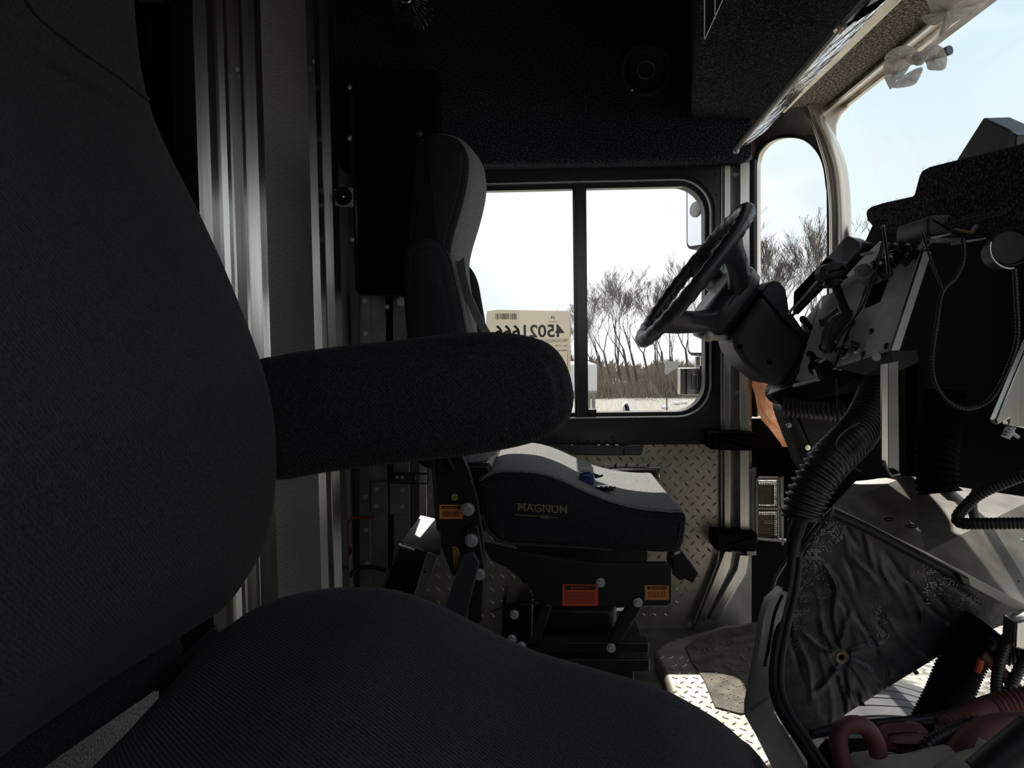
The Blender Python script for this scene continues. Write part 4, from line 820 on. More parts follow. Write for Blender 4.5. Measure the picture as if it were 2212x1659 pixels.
# under-dash heater / radio
ra = thing('wiper_motor_box', 'grey rounded casing with a long shiny rod tucked under the carpeted dash top', 'casing', P(2030, 495, 1.35))
b = MB(); b.puff(xz([(1994, 478), (2002, 470), (2040, 468), (2045, 474), (2046, 500), (2040, 508), (2000, 512), (1992, 500)], 1.36, 3), 1.34, 1.46, 0.006); b.build('casing', M['greyplast'], ra)
b = MB(); b.tube([P(2046, 486, 1.34), P(2060, 483, 1.33), P(2168, 458, 1.25), P(2172, 457, 1.25)], [0.006, 0.0045, 0.0040, 0.0048], 12); b.build('shiny_rod', M['greyplast'], ra)
b = MB(); b.slab([P(2065, 492, 1.30), P(2100, 500, 1.30), P(2111, 484, 1.30), P(2114, 486, 1.30), P(2102, 504, 1.30), P(2063, 495, 1.30)], (0, 0.01, 0)); b.build('gold_bracket', M['gold'], ra)
b = MB(); b.slab([P(2010, 512, 1.32), P(2056, 503, 1.32), P(2056, 507, 1.32), P(2014, 516, 1.32)], (0, 0.03, 0)); b.slab([P(2075, 521, 1.25), P(2130, 513, 1.25), P(2130, 517, 1.25), P(2076, 525, 1.25)], (0, 0.03, 0)); b.build('bare_edge', M['aludull'], ra, kind='stuff')
for k in range(20):
    pass
b = MB()
for k in range(16): x_ = 2020+k*4; b.slab([P(x_, 514, 1.31), P(x_+2, 514, 1.31), P(x_+5, 522, 1.31), P(x_+3, 522, 1.31)], (0, 0.02, 0))
b.build('cooling_fins', M['aludull'], ra, kind='stuff')
rv = thing('round_vent', 'round black air vent hanging under the dash top at the right edge', 'vent', P(2185, 540, 1.2))
vc_ = P(2180, 535, 1.2); q = 1.2/FPX
b = MB(); b.lathe(vc_, (-0.25, -1, 0.1), [(-0.05, 34*q), (0, 40*q), (0.008, 41*q), (0.010, 38*q), (0.002, 34*q), (0.0, 5*q)], 32); b.build('vent_body', M['rubber'], rv)
b = MB(); b.tube([vc_+Vector((44*q*math.cos(a), -0.006, 44*q*math.sin(a))) for a in [math.radians(d) for d in range(165, 285, 8)]], 0.0015, 6); b.build('rim_clip', M['steelbolt'], rv)

# dark firewall and inner dash shell
fwl = MB(); fwl.slab([PX(1890, 475, 0.90), PX(2000, 440, 0.90), PX(2600, 440, 0.90), PX(2600, 1130, 0.90), PX(1990, 1040, 0.90), PX(1820, 1010, 0.90), PX(1760, 860, 0.90), PX(1780, 720, 0.90)], (0.02, 0, 0))
fwl.bb(0.88, 0.90, 1.9, 2.40, 0.30, 0.80)
fwo = struct(fwl.build('wall_firewall', M['matt'], smooth=False))
ic = thing('instrument_console', 'grey metal instrument console with switches right of the steering column', 'dashboard', P(1850, 700, 1.5))
def quad3(q, off): 
    b = MB(); b.slab([P(*v) for v in q], off); return b
# right switch panel
RP = [(1803, 795, 1.60), (1925, 757, 1.40), (1995, 542, 1.44), (1880, 600, 1.62)]
b = quad3(RP, (0.02, 0.01, 0.0)); rpn = b.build('switch_panel', M['panel'], ic, bevel=0.002)
def RPt(u, v, lift=0.0):               # point on the switch panel (u to the right, v up)
    a, b_, c_, d_ = [P(*k) for k in RP]; p = a.lerp(b_, u).lerp(d_.lerp(c_, u), v); n = (b_-a).cross(d_-a).normalized()
    if n.dot(CAM-p) < 0: n = -n
    return p+n*lift
def rquad(u0, v0, u1, v1, lift, m, name, par, th=0.0015):
    b = MB(); q = [RPt(u0, v0, lift), RPt(u1, v0, lift), RPt(u1, v1, lift), RPt(u0, v1, lift)]; n = RPt(0.5, 0.5, 0)-RPt(0.5, 0.5, 1); b.slab(q, n*th); return b.build(name, m, par, smooth=False)
rquad(0.52, 0.02, 0.98, 0.98, 0.003, M['panel'], 'access_cover', rpn, 0.003)
rquad(0.50, 0.0, 0.52, 0.95, 0.0015, M['black'], 'cover_gap', rpn)
rquad(0.18, 0.62, 0.46, 0.86, 0.003, M['matt'], 'mesh_grille', rpn, 0.003)
rquad(-0.02, 0.0, 0.015, 1.0, 0.002, M['black'], 'panel_gap', rpn)
rquad(0.985, 0.0, 1.01, 1.0, 0.002, M['black'], 'panel_gap', rpn)
nrm = (RPt(0.5, 0.5, 1)-RPt(0.5, 0.5, 0)).normalized()
for u, v in ((0.08, 0.93), (0.06, 0.48), (0.55, 0.97), (0.55, 0.28), (0.94, 0.96), (0.93, 0.05), (0.55, 0.04), (0.06, 0.30)):
    b = MB(); p = RPt(u, v, 0.003); b.lathe(p, nrm, [(0, 0.0065), (0.003, 0.006), (0.005, 0.003), (0.005, 0.0005)], 12); b.build('panel_screw', M['black'], rpn)
for u, v in ((0.18, 0.12), (0.40, 0.14)):
    b = MB(); p = RPt(u, v, 0.002); b.lathe(p, nrm, [(0, 0.014), (0.004, 0.014), (0.006, 0.011), (0.004, 0.009)], 20); kn = b.build('knob_collar', M['steelbolt'], rpn)
    b = MB(); b.lathe(p, nrm, [(0, 0.009), (0.018, 0.0085), (0.022, 0.006), (0.022, 0.0005)], 16); b.box(p+nrm*0.02, (0.006, 0.020, 0.012)); b.build('knob', M['black'], kn)
# lower lip of the console
b = quad3([(1803, 795, 1.60), (1925, 757, 1.40), (1930, 785, 1.41), (1868, 812, 1.50), (1840, 803, 1.56)], (0.06, 0.03, 0)); b.build('console_lip', M['greyplast'], ic, bevel=0.002)
b = MB(); b.bolt(P(1893, 771, 1.44), (-0.5, -1, 0), 0.006, 0.005); b.build('bolt', M['steelbolt'], ic)
# left panel behind the shift lever
LP = [(1715, 832, 1.80), (1800, 797, 1.61), (1880, 600, 1.63), (1775, 640, 1.82)]
b = quad3(LP, (0.02, 0.01, 0.0)); lpn = b.build('gauge_panel', M['panel'], ic, bevel=0.002)
b = quad3([(1712, 838, 1.80), (1768, 822, 1.68), (1768, 812, 1.68), (1712, 828, 1.80)], (0.03, 0.02, 0)); b.build('panel_lip', M['aludull'], ic, bevel=0.002)
b = quad3([(1655, 855, 1.9), (1715, 832, 1.80), (1775, 640, 1.82), (1740, 690, 1.9)], (0.05, 0.02, 0)); b.build('inner_shell', M['plastic'], ic, bevel=0.003)
b = quad3([(1660, 850, 1.9), (1712, 822, 1.80), (1766, 825, 1.70), (1800, 800, 1.62), (1850, 815, 1.6), (1800, 850, 1.7), (1690, 880, 1.9)], (0.10, 0.05, 0)); b.build('under_shell', M['matt'], ic, bevel=0.003)
# binnacle with hood
bn = thing('gauge_binnacle', 'blue-black hooded gauge binnacle behind the shift lever', 'gauge cluster', P(1810, 560, 1.75))
b = quad3([(1785, 556, 1.78), (1826, 510, 1.72), (1832, 510, 1.70), (1862, 524, 1.68), (1858, 540, 1.66), (1815, 590, 1.70), (1780, 625, 1.74), (1782, 580, 1.78)], (0.05, 0.05, 0)); b.build('hood', M['plastic'], bn, bevel=0.006)
b = quad3([(1714, 630, 1.84), (1785, 556, 1.76), (1790, 600, 1.76), (1712, 680, 1.84)], (0.02, 0.02, 0)); b.build('hood_wing', M['matt'], bn, bevel=0.003)
for dy in (0, 7):
    b = MB(); b.tube([P(1702+dy, 678+dy, 1.80), P(1768+dy*0.8, 606+dy, 1.72)], 0.0032, 8); b.build('edge_strip', M['steelbolt'] if dy == 0 else M['plastic'], bn)
b = quad3([(1826, 596, 1.66), (1862, 558, 1.60), (1900, 520, 1.52), (1912, 522, 1.5), (1892, 556, 1.52), (1845, 605, 1.62)], (0.02, 0.02, 0)); b.build('dial_face', M['panel'], bn, bevel=0.002)
b = quad3([(1845, 575, 1.62), (1888, 566, 1.53), (1884, 573, 1.53), (1842, 585, 1.62)], (0.005, 0.005, 0)); b.build('red_band', M['redlever'], bn)
b = quad3([(1856, 548, 1.6), (1884, 542, 1.53), (1886, 545, 1.53), (1860, 553, 1.6)], (0.004, 0.004, 0)); b.build('white_mark', M['whitep'], bn)
b = quad3([(1812, 610, 1.66), (1850, 590, 1.6), (1870, 585, 1.57), (1850, 605, 1.6), (1810, 622, 1.66)], (0.02, 0.02, 0)); b.build('trim_plate', M['panel'], bn)
rg_ = thing('chrome_gauge', 'small round gauge with chrome ring on the console top', 'gauge', P(1865, 590, 1.55))
ga = Vector((-0.6, -0.7, 0.4)).normalized(); gp = P(1868, 588, 1.54)
b = MB(); b.lathe(gp, ga, [(-0.03, 0.017), (0.0, 0.018), (0.004, 0.018), (0.005, 0.015), (0.002, 0.014)], 24); b.build('ring', M['steelbolt'], rg_)
b = MB(); b.lathe(gp, ga, [(-0.002, 0.0145), (0.001, 0.0145)], 24); b.build('dial', M['black'], rg_)
random.seed(21)
for k, (x_, y_, s_) in enumerate([(1905, 575, 0.016), (1930, 562, 0.014), (1950, 548, 0.016), (1940, 535, 0.012), (1965, 535, 0.012), (1975, 520, 0.012)]):
    kt = thing('console_switch', 'black %s on the console top, number %s from the chrome gauge towards the dash' % (('round knob', 'toggle switch')[k % 2], ('one', 'two', 'three', 'four', 'five', 'six')[k]), 'switch', P(x_, y_, 1.47), 'switches along the top of the console')
    p = P(x_, y_, 1.47-0.005*k)
    b = MB()
    if k % 2 == 0: b.lathe(p, ga, [(-0.03, s_*0.8), (0, s_), (0.008, s_), (0.012, s_*0.7), (0.012, 0.0005)], 16)
    else: b.box(p, (s_*1.1, 0.03, s_*1.6), Matrix.Rotation(0.5, 3, 'Y'))
    b.build('switch_body', M['gloss'], kt, bevel=0.001)
    b = MB(); b.box(p+ga*0.013, (s_*0.7, 0.004, s_*0.35), Matrix.Rotation(0.4, 3, 'Y')); b.build('marking', M['steelbolt'], kt)
# console top strip with bright edge
b = quad3([(1880, 600, 1.62), (1995, 542, 1.44), (2005, 512, 1.46), (1990, 508, 1.5), (1900, 560, 1.62)], (0.02, 0.02, 0)); b.build('top_strip', M['greyplast'], ic, bevel=0.002)
b = MB(); b.tube([P(1885, 597, 1.6), P(1960, 558, 1.49), P(1992, 540, 1.44), P(2016, 518, 1.42)], 0.003, 6); b.build('bright_edge', M['alu'], ic)
# shift lever
sl = thing('shift_lever', 'black column shifter with a mushroom knob in front of the gauge panel', 'lever', P(1825, 700, 1.62))
b = MB(); b.puff(xz([(1760, 592), (1766, 578), (1785, 570), (1812, 568), (1820, 574), (1818, 590), (1800, 604), (1775, 608), (1764, 604)], 1.62, 3), 1.58, 1.635, 0.014); b.build('knob', M['greyplast'], sl, ang=70)
b = MB(); b.tube([P(1797, 600, 1.61), P(1805, 615, 1.61), P(1816, 645, 1.61), P(1828, 675, 1.60)], [0.019, 0.012, 0.011, 0.012], 12, flat=0.7); b.build('stalk', M['black'], sl)
b = MB(); b.lathe(P(1798, 611, 1.60), (0.3, 0, -1), [(-0.008, 0.014), (0, 0.020), (0.006, 0.018), (0.008, 0.012)], 20); b.build('collar', M['plastic'], sl)
b = MB(); b.prism([(v.x, v.y) for v in sm([(1845, 670), (1822, 676), (1800, 692), (1788, 720), (1786, 748), (1792, 762), (1800, 760), (1815, 735), (1835, 700)], 4)], 1.585, 1.62); b.build('quadrant', M['black'], sl, bevel=0.003)
b = MB(); b.tube(sm([P(1826, 675, 1.583), P(1800, 692, 1.583), P(1789, 720, 1.583), P(1787, 745, 1.583), P(1793, 762, 1.583)], 5, False), 0.004, 8); b.build('quadrant_edge', M['greyplast'], sl)
kn2 = thing('hex_plug', 'black round plug hanging below the gauge panel lip', 'plug', P(1782, 800, 1.6))
b = MB(); b.lathe(P(1780, 798, 1.62), (0.2, -1, -0.2), [(-0.03, 0.020), (0, 0.022), (0.006, 0.019), (0.006, 0.012), (0.0, 0.011)], 8); b.build('plug_body', M['gloss'], kn2)
for k, (x_, y_) in enumerate(((1750, 765), (1758, 778), (1777, 750), (1785, 735), (1735, 690), (1742, 700))):
    b = MB(); b.lathe(P(x_, y_, 1.66), ga, [(-0.02, 0.007), (0.0, 0.008), (0.006, 0.006), (0.006, 0.0005)], 12); b.build('small_knob', M['black'], lpn)
b = quad3([(1775, 690, 1.70), (1808, 665, 1.66), (1812, 672, 1.66), (1780, 705, 1.70)], (0.0, 0.02, 0)); b.build('slotted_bracket', M['black'], lpn)

# antenna rods and thin wires crossing the console
for nm, pts_, r_, m_, lab in (
 ('antenna_rod', [(1908, 488, 1.4), (1915, 540, 1.36), (1921, 596, 1.34)], 0.0032, 'gloss', 'slim glossy black rod hanging from the dash top over the console'),
 ('thin_wire', [(1908, 520, 1.42), (1890, 590, 1.42), (1868, 650, 1.42), (1850, 680, 1.44), (1805, 740, 1.5)], 0.0026, 'black', 'thin black wire slanting across the console left of the rod'),
 ('thin_wire', [(1992, 500, 1.3), (2010, 560, 1.25), (2030, 610, 1.2), (2036, 630, 1.2)], 0.0022, 'black', 'thin black wire dropping from the dash top into the dark right of console'),
 ('looped_conduit', [(2080, 515, 1.2), (2082, 560, 1.2), (2065, 600, 1.2), (2036, 632, 1.2), (2024, 700, 1.2), (2014, 780, 1.2), (2022, 830, 1.2), (2050, 868, 1.2), (2085, 882, 1.2), (2120, 875, 1.2), (2150, 850, 1.18), (2180, 790, 1.16), (2198, 730, 1.15), (2196, 650, 1.15), (2192, 580, 1.15)], 0.0034, 'hose', 'long thin corrugated conduit hanging in a loop under the dash'),
 ('thin_wire', [(1806, 812, 1.6), (1809, 850, 1.6), (1808, 900, 1.6), (1811, 935, 1.58)], 0.0018, 'black', 'thin vertical wire hanging below the console in front of the wide hose'),
):
    b = MB(); pth = sm([P(*v) for v in pts_], 6, False)
    if nm == 'looped_conduit': b.tube(pth, r_, 8, ridge=0.0007, pitch=0.005)
    else: b.tube(pth, r_, 8)
    o = b.build(nm, M[m_], ang=180); tag(o, lab, 'wire' if 'wire' in nm else ('conduit' if 'conduit' in nm else 'rod'))

# heater housing and hoses below the dash
hh = thing('heater_housing', 'dark rounded plastic heater housing below the console', 'heater', P(1740, 950, 1.95))
b = MB(); b.puff(xz([(1690, 880), (1705, 862), (1740, 850), (1850, 850), (1860, 950), (1840, 1000), (1790, 1030), (1762, 1035), (1738, 1010), (1724, 975), (1706, 930)], 1.93, 4), 1.92, 2.03, 0.02); hhb = b.build('housing', M['greyplast'], hh)
for x_, y_ in ((1704, 919), (1745, 967)):
    b = MB(); b.bolt(P(x_, y_, 1.917), (0, -1, 0), 0.005, 0.004); b.build('screw', M['chrome'], hhb)
b = MB(); b.tube([P(1676, 850, 1.95), P(1710, 820, 1.88), P(1740, 800, 1.8)], [0.03, 0.028, 0.02], 14); b.build('neck', M['greyplast'], hh)
def hose(name, pts_, r_, rid, pit, lab, cat='hose', m='hose', n=16):
    b = MB(); b.tube(sm([P(*v) for v in pts_], 6, False), r_, n, ridge=rid, pitch=pit); o = b.build(name, M[m], ang=180); return tag(o, lab, cat)
hose('air_duct', [(1694, 868, 1.86), (1740, 872, 1.84), (1800, 876, 1.80), (1870, 880, 1.76), (1940, 885, 1.74)], 0.034, 0.0035, 0.011, 'wide horizontal corrugated air duct below the console')
hose('air_duct', [(1902, 770, 1.62), (1900, 820, 1.62), (1888, 870, 1.60), (1860, 925, 1.55), (1830, 960, 1.5), (1790, 1000, 1.46), (1755, 1050, 1.45), (1735, 1098, 1.45), (1731, 1118, 1.45)], [0.020]*1 and 0.036, 0.0045, 0.0125, 'thick corrugated hose curving down in front of the heater housing')
hose('air_duct', [(2040, 840, 1.5), (2035, 900, 1.5), (2025, 960, 1.48), (2022, 1020, 1.46), (2030, 1065, 1.45)], 0.036, 0.003, 0.012, 'dark corrugated hose rising behind the looped conduit', m='matt')
hc = thing('hose_clamp', 'thin wire band looped around the thick corrugated hose', 'clamp', P(1820, 950, 1.5))
b = MB(); b.tube(sm([P(1856, 912, 1.44), P(1826, 930, 1.44), P(1806, 955, 1.44), P(1812, 980, 1.44), P(1830, 1000, 1.44), P(1860, 1018, 1.45)], 5, False), 0.0022, 8); b.build('band', M['plastic'], hc)
# vertical aluminium bracket
vbk = thing('support_bracket', 'upright aluminium angle bracket with a bent foot below the console', 'bracket', P(1920, 1030, 1.38))
b = MB(); b.prism([(1904, 787), (1919, 784), (1919, 1012), (1906, 1005), (1904, 990)], 1.38, 1.384); b.build('bright_flange', M['alu'], vbk, bevel=0.001)
b = MB(); b.slab([P(1919, 784, 1.38), P(1941, 779, 1.38), P(1943, 1020, 1.38), P(1930, 1012, 1.38), P(1919, 1012, 1.38)], (0, 0.004, 0)); b.build('dark_flange', M['aludull'], vbk, bevel=0.001)
b = MB(); b.tube([P(1910, 995, 1.378), P(1915, 1012, 1.378), P(1925, 1028, 1.378), P(1944, 1024, 1.378)], 0.0025, 8); b.build('bent_foot', M['aludull'], vbk)
rb = thing('edge_bracket', 'bright slanted metal bracket cut by the right edge of the picture', 'bracket', P(2190, 920, 1.1))
b = MB(); b.prism([(2225, 730), (2260, 760), (2240, 930), (2178, 920), (2180, 905), (2155, 918), (2150, 908)], 1.10, 1.115); b.build('bracket_plate', M['alu'], rb, bevel=0.002)
b = MB(); b.tube([P(2185, 922, 1.1), P(2172, 945, 1.1)], 0.006, 8, ridge=0.001, pitch=0.004); b.tube([P(2172, 925, 1.1), P(2200, 945, 1.1)], 0.003, 8); b.build('bracket_bolt', M['steelbolt'], rb, kind='stuff')

# ------------------------------------------------------------------ engine tunnel: metal shelf, flange, heat shield, door-frame flange
es = thing('engine_shelf', 'worn bare metal shelf over the engine opening at the right', 'sheet metal', P(2000, 1150, 1.6))
SLf = [(1798, 1092, 1.46), (2000, 1192, 1.44), (2260, 1330, 1.42)]; SLb = [(1850, 1038, 1.80), (1960, 1028, 1.80), (2260, 1065, 1.80)]
b = MB(); b.add([P(*v) for v in SLf+SLb[::-1]]+[P(*v)+Vector((0, 0, -0.006)) for v in SLf+SLb[::-1]], [(0, 1, 4, 5), (1, 2, 3, 4), (11, 10, 7, 6), (10, 9, 8, 7), (0, 6, 7, 1), (1, 7, 8, 2)]); esb = b.build('shelf_plate', M['sheet'], es, smooth=False)
b = MB(); b.add([P(*v) for v in [(1798, 1092, 1.455), (2260, 1330, 1.415), (2260, 1352, 1.415), (1798, 1106, 1.455)]]+[P(*v) for v in [(1798, 1092, 1.465), (2260, 1330, 1.425), (2260, 1352, 1.425), (1798, 1106, 1.465)]], [(0, 1, 2, 3), (7, 6, 5, 4), (0, 4, 5, 1), (2, 6, 7, 3), (1, 5, 6, 2), (0, 3, 7, 4)]); b.build('front_flange', M['aludull'], es, smooth=False)
b = MB(); b.tube([P(1798, 1108, 1.44), P(1870, 1140, 1.44), P(2085, 1255, 1.42)], 0.0085, 10); b.build('rubber_seal', M['rubber'], es)
b = MB(); b.prism([(2070, 1240), (2095, 1250), (2098, 1266), (2080, 1262)], 1.40, 1.42); b.build('seal_clip', M['black'], es, bevel=0.002)
for (x_, y_, rx_) in ((2078, 1204, 0.010), (1968, 1136, 0.007)):
    b = MB(); p = P(x_, y_, 1.50); b.ball(p, rx_, 6, (1.1, 0.4, 1.0) if rx_ > 0.008 else (1.6, 0.4, 0.5)); b.build('grommet', M['black'], esb)
b = MB(); b.lathe(P(2205, 1172, 1.6), (0, -1, 0.5), [(0, 0.009), (0.003, 0.009), (0.006, 0.004), (0.002, 0.002)], 14); b.build('rivet', M['steelbolt'], esb)
def sketchmark(pts_, Y): return [P(a, b_, Y) for a, b_ in pts_]
b = MB()
for x_, y_ in ((1920, 1122), (1972, 1137), (2150, 1240), (2165, 1246), (2178, 1252), (2195, 1258)):
    b.tube([P(x_+9*math.cos(a)*1.0, y_+3*math.sin(a)+ (x_*0), 1.475) for a in [math.radians(d) for d in range(0, 350, 30)]], 0.0011, 5)
b.build('pen_scribble', M['matt'], es, kind='stuff')
cb = thing('cable_bundle', 'black taped cable bent in a hairpin over the bare metal shelf', 'cable', P(2100, 1120, 1.3))
b = MB(); b.tube(sm([P(2240, 1020, 1.28), P(2190, 1035, 1.3), P(2120, 1065, 1.32), P(2085, 1095, 1.33), P(2068, 1118, 1.33), P(2078, 1130, 1.32), P(2120, 1131, 1.3), P(2240, 1130, 1.27)], 6, False), 0.0095, 12, ridge=0.0006, pitch=0.006); b.build('cable', M['rubber'], cb, ang=180)
b = MB(); b.tube(sm([P(2110, 1060, 1.36), P(2100, 1090, 1.38), P(2108, 1130, 1.4)], 5, False), 0.008, 10); b.build('branch', M['rubber'], cb)

# quilted foil heat shield on the tunnel side
hs = thing('heat_shield', 'wrinkled dark foil heat shield hanging below the bare metal shelf', 'heat shield', P(1900, 1350, 1.55))
poly = [(1803, 1100), (1900, 1150), (2000, 1208), (2100, 1262), (2200, 1310), (2240, 1345), (2160, 1352), (2040, 1410), (1900, 1496), (1800, 1560), (1762, 1592), (1735, 1590), (1700, 1520), (1686, 1420), (1690, 1330), (1720, 1225), (1770, 1145)]
import bmesh
def inpoly(x, y, pl):
    c_ = False; j = len(pl)-1
    for i in range(len(pl)):
        if (pl[i][1] > y) != (pl[j][1] > y) and x < (pl[j][0]-pl[i][0])*(y-pl[i][1])/(pl[j][1]-pl[i][1])+pl[i][0]: c_ = not c_
        j = i
    return c_
# wrinkle field in the panel's own plane
wr_ = []
rw = random.Random(17)
for k in range(60):
    x0 = rw.uniform(1700, 2080); y0 = rw.uniform(1130, 1500); a = math.radians(rw.uniform(52, 92)) - (x0-1750)/900
    L0 = rw.uniform(60, 220); wr_.append((x0, y0, math.cos(a), math.sin(a), L0, rw.uniform(2.5, 4.5), rw.uniform(-0.010, 0.007), rw.uniform(0, 6)))
for ang_ in (-2.6, -2.1, -1.4, -0.3, 0.5, 0.9, 1.4, 2.2): wr_.append((1818, 1420, math.cos(ang_), math.sin(ang_), 110, 4, -0.007, 0))
def hz(x, y):
    h = 0
    for x0, y0, cx_, sy_, L0, wd, am, ph in wr_:
        dx = x-x0; dy = y-y0; u = dx*cx_+dy*sy_
        if u < -5 or u > L0: continue
        v = -dx*sy_+dy*cx_ + 6*math.sin(u/28+ph)
        if abs(v) < wd*3: h += am*math.exp(-(v/wd)**2)*min(1, (u+5)/20)*min(1, (L0-u)/30)
    d = math.hypot(x-1818, y-1420); h += 0.018*math.exp(-(d/16)**2)
    return h
bmx = []; fx = []; idx = {}
st_ = 5.0; gxn = int(565/st_); gyn = int(500/st_)
def snap(x, y):
    best = None
    for i in range(len(poly)):
        ax_, ay_ = poly[i-1]; bx2, by2 = poly[i]; dx, dy = bx2-ax_, by2-ay_; t = max(0, min(1, ((x-ax_)*dx+(y-ay_)*dy)/(dx*dx+dy*dy)))
        qx, qy = ax_+dx*t, ay_+dy*t; d = (qx-x)**2+(qy-y)**2
        if best is None or d < best[0]: best = (d, qx, qy)
    return best[1], best[2]
def hv(i, j):
    if (i, j) not in idx:
        x = 1680+i*st_; y = 1096+j*st_
        if not inpoly(x, y, poly): x, y = snap(x, y)
        idx[(i, j)] = len(bmx)
        t = (y-1100)/480; p = P(x, y, 1.475+0.10*t+hz(x, y)); bmx.append(p)
    return idx[(i, j)]
for i in range(gxn):
    for j in range(gyn):
        if any(inpoly(1680+(i+a_)*st_, 1096+(j+c_)*st_, poly) for a_ in (0, 1) for c_ in (0, 1)): fx.append((hv(i, j), hv(i+1, j), hv(i+1, j+1), hv(i, j+1)))
b = MB(); b.add(bmx, fx); o = b.build('foil_sheet', M['foil'], hs, ang=180); md = o.modifiers.new('solid', 'SOLIDIFY'); md.thickness = 0.008; md.offset = 1
# worn dotted metal patches
b = MB(); rw = random.Random(4)
for (cx_, cy_, rx_, ry_, den, tilt) in ((2010, 1230, 22, 18, 0.5, 0), (2050, 1262, 34, 22, 0.35, 0.5), (2085, 1300, 26, 14, 0.3, 0.5), (1902, 1345, 12, 40, 0.4, -0.25), (1740, 1275, 30, 70, 0.35, 0.5), (1722, 1340, 14, 60, 0.5, 0.1), (1790, 1150, 26, 26, 0.55, 0.6), (1755, 1200, 22, 44, 0.5, 0.6), (2010, 1280, 12, 20, 0.4, 0)):
    for i in range(int(-rx_*2), int(rx_*2), 4):
        for j in range(int(-ry_*1.5), int(ry_*1.5), 4):
            if math.hypot(i/rx_, j/ry_) > rw.uniform(0.3, 1.5) or rw.random() > den*1.5: continue
            x = cx_+i+j*tilt*-0.7; y = cy_+j
            if not inpoly(x, y, poly): continue
            t = (y-1100)/480; Y_ = 1.475+0.10*t+hz(x, y)-0.0012
            b.add([P(x, y, Y_), P(x+2.6, y+0.3, Y_), P(x+2.6, y+2.6, Y_), P(x, y+2.6, Y_)], [(0, 1, 2, 3)])
b.build('worn_dots', M['foilworn'], hs, smooth=False, kind='stuff')
b = MB(); b.lathe(P(1818, 1420, 1.525), (0, -1, 0), [(0, 0.014), (0.003, 0.012), (0.0, 0.006)], 14); b.build('fixing_washer', M['gold'], hs)
b = MB(); b.slab([P(1974, 1450, 1.56), P(1980, 1446, 1.56), P(1986, 1455, 1.56), P(1978, 1458, 1.56)], (0, 0.01, 0)); b.build('edge_tab', M['rubber'], hs)

# curved flange of the engine opening
ef = thing('opening_flange', 'painted metal flange with a rubber seal curving around the engine opening', 'flange', P(1680, 1450, 1.5))
pathc = [(1712, 1120, 1.50), (1712, 1170, 1.49), (1710, 1230, 1.48), (1700, 1290, 1.46), (1684, 1360, 1.42), (1672, 1430, 1.38), (1672, 1490, 1.34), (1690, 1540, 1.30), (1730, 1600, 1.26), (1775, 1670, 1.22), (1830, 1760, 1.18)]
b = MB(); b.tube(sm([P(*v) for v in pathc], 5, False), 0.0095, 12); b.build('rubber_seal', M['rubber'], ef, ang=180)
b = MB(); b.tube(sm([P(v[0]+17, v[1], v[2]-0.005) for v in pathc[1:]], 5, False), 0.0055, 10); b.build('seal_bead', M['greyplast'], ef, ang=180)
A_ = [(1690, 1275), (1660, 1302), (1648, 1345), (1632, 1450), (1617, 1533), (1617, 1560), (1640, 1600), (1680, 1680), (1730, 1770)]
B_ = [(1702, 1280), (1690, 1330), (1676, 1380), (1662, 1440), (1660, 1500), (1672, 1540), (1710, 1600), (1755, 1680), (1810, 1770)]
b = MB(); Ys = [1.47, 1.455, 1.44, 1.40, 1.36, 1.33, 1.30, 1.25, 1.2]
n = len(A_); vs = [P(*A_[i], Ys[i]-0.02) for i in range(n)]+[P(*B_[i], Ys[i]-0.03) for i in range(n)]
vs += [v+Vector((0, 0.03, 0)) for v in vs]
fs = []
for i in range(n-1): fs += [(i, i+1, n+i+1, n+i), (2*n+i, 3*n+i, 3*n+i+1, 2*n+i+1), (i, 2*n+i, 2*n+i+1, i+1)]
b.add(vs, fs); b.build('flange_plate', mat('flangepaint', (0.33, 0.31, 0.28), 0.55, metal=0.3, noise=((20, 20, 20), (0.42, 0.40, 0.36), 0.3, 0.7, 5)), ef, ang=40)
b = MB(); b.tube(sm([P(1690, 1285, 1.42), P(1672, 1330, 1.41), P(1660, 1400, 1.39), P(1652, 1440, 1.375)], 5, False), 0.003, 6); b.build('slot_shadow', M['matt'], ef)
b = MB(); b.tube([P(1622, 1532, 1.32), P(1662, 1505, 1.31)], 0.0025, 6); b.build('weld_seam', M['aludull'], ef)
b = MB(); b.tube([P(1706, 1200, 1.52), P(1690, 1225, 1.53), P(1675, 1250, 1.52), P(1664, 1290, 1.50), P(1672, 1300, 1.49)], 0.007, 8, flat=0.5); b.build('upper_tab', M['greyplast'], ef)
b = MB(); b.tube(sm([P(1731, 1115, 1.45), P(1722, 1140, 1.47), P(1716, 1165, 1.48), P(1712, 1200, 1.48)], 4, False), 0.014, 12); b.build('hose_end', M['rubber'], ef)
b = MB(); b.tube([P(1800, 1100, 1.46), P(1765, 1135, 1.47), P(1720, 1200, 1.48)], 0.005, 8); b.build('shield_edge', M['black'], ef)

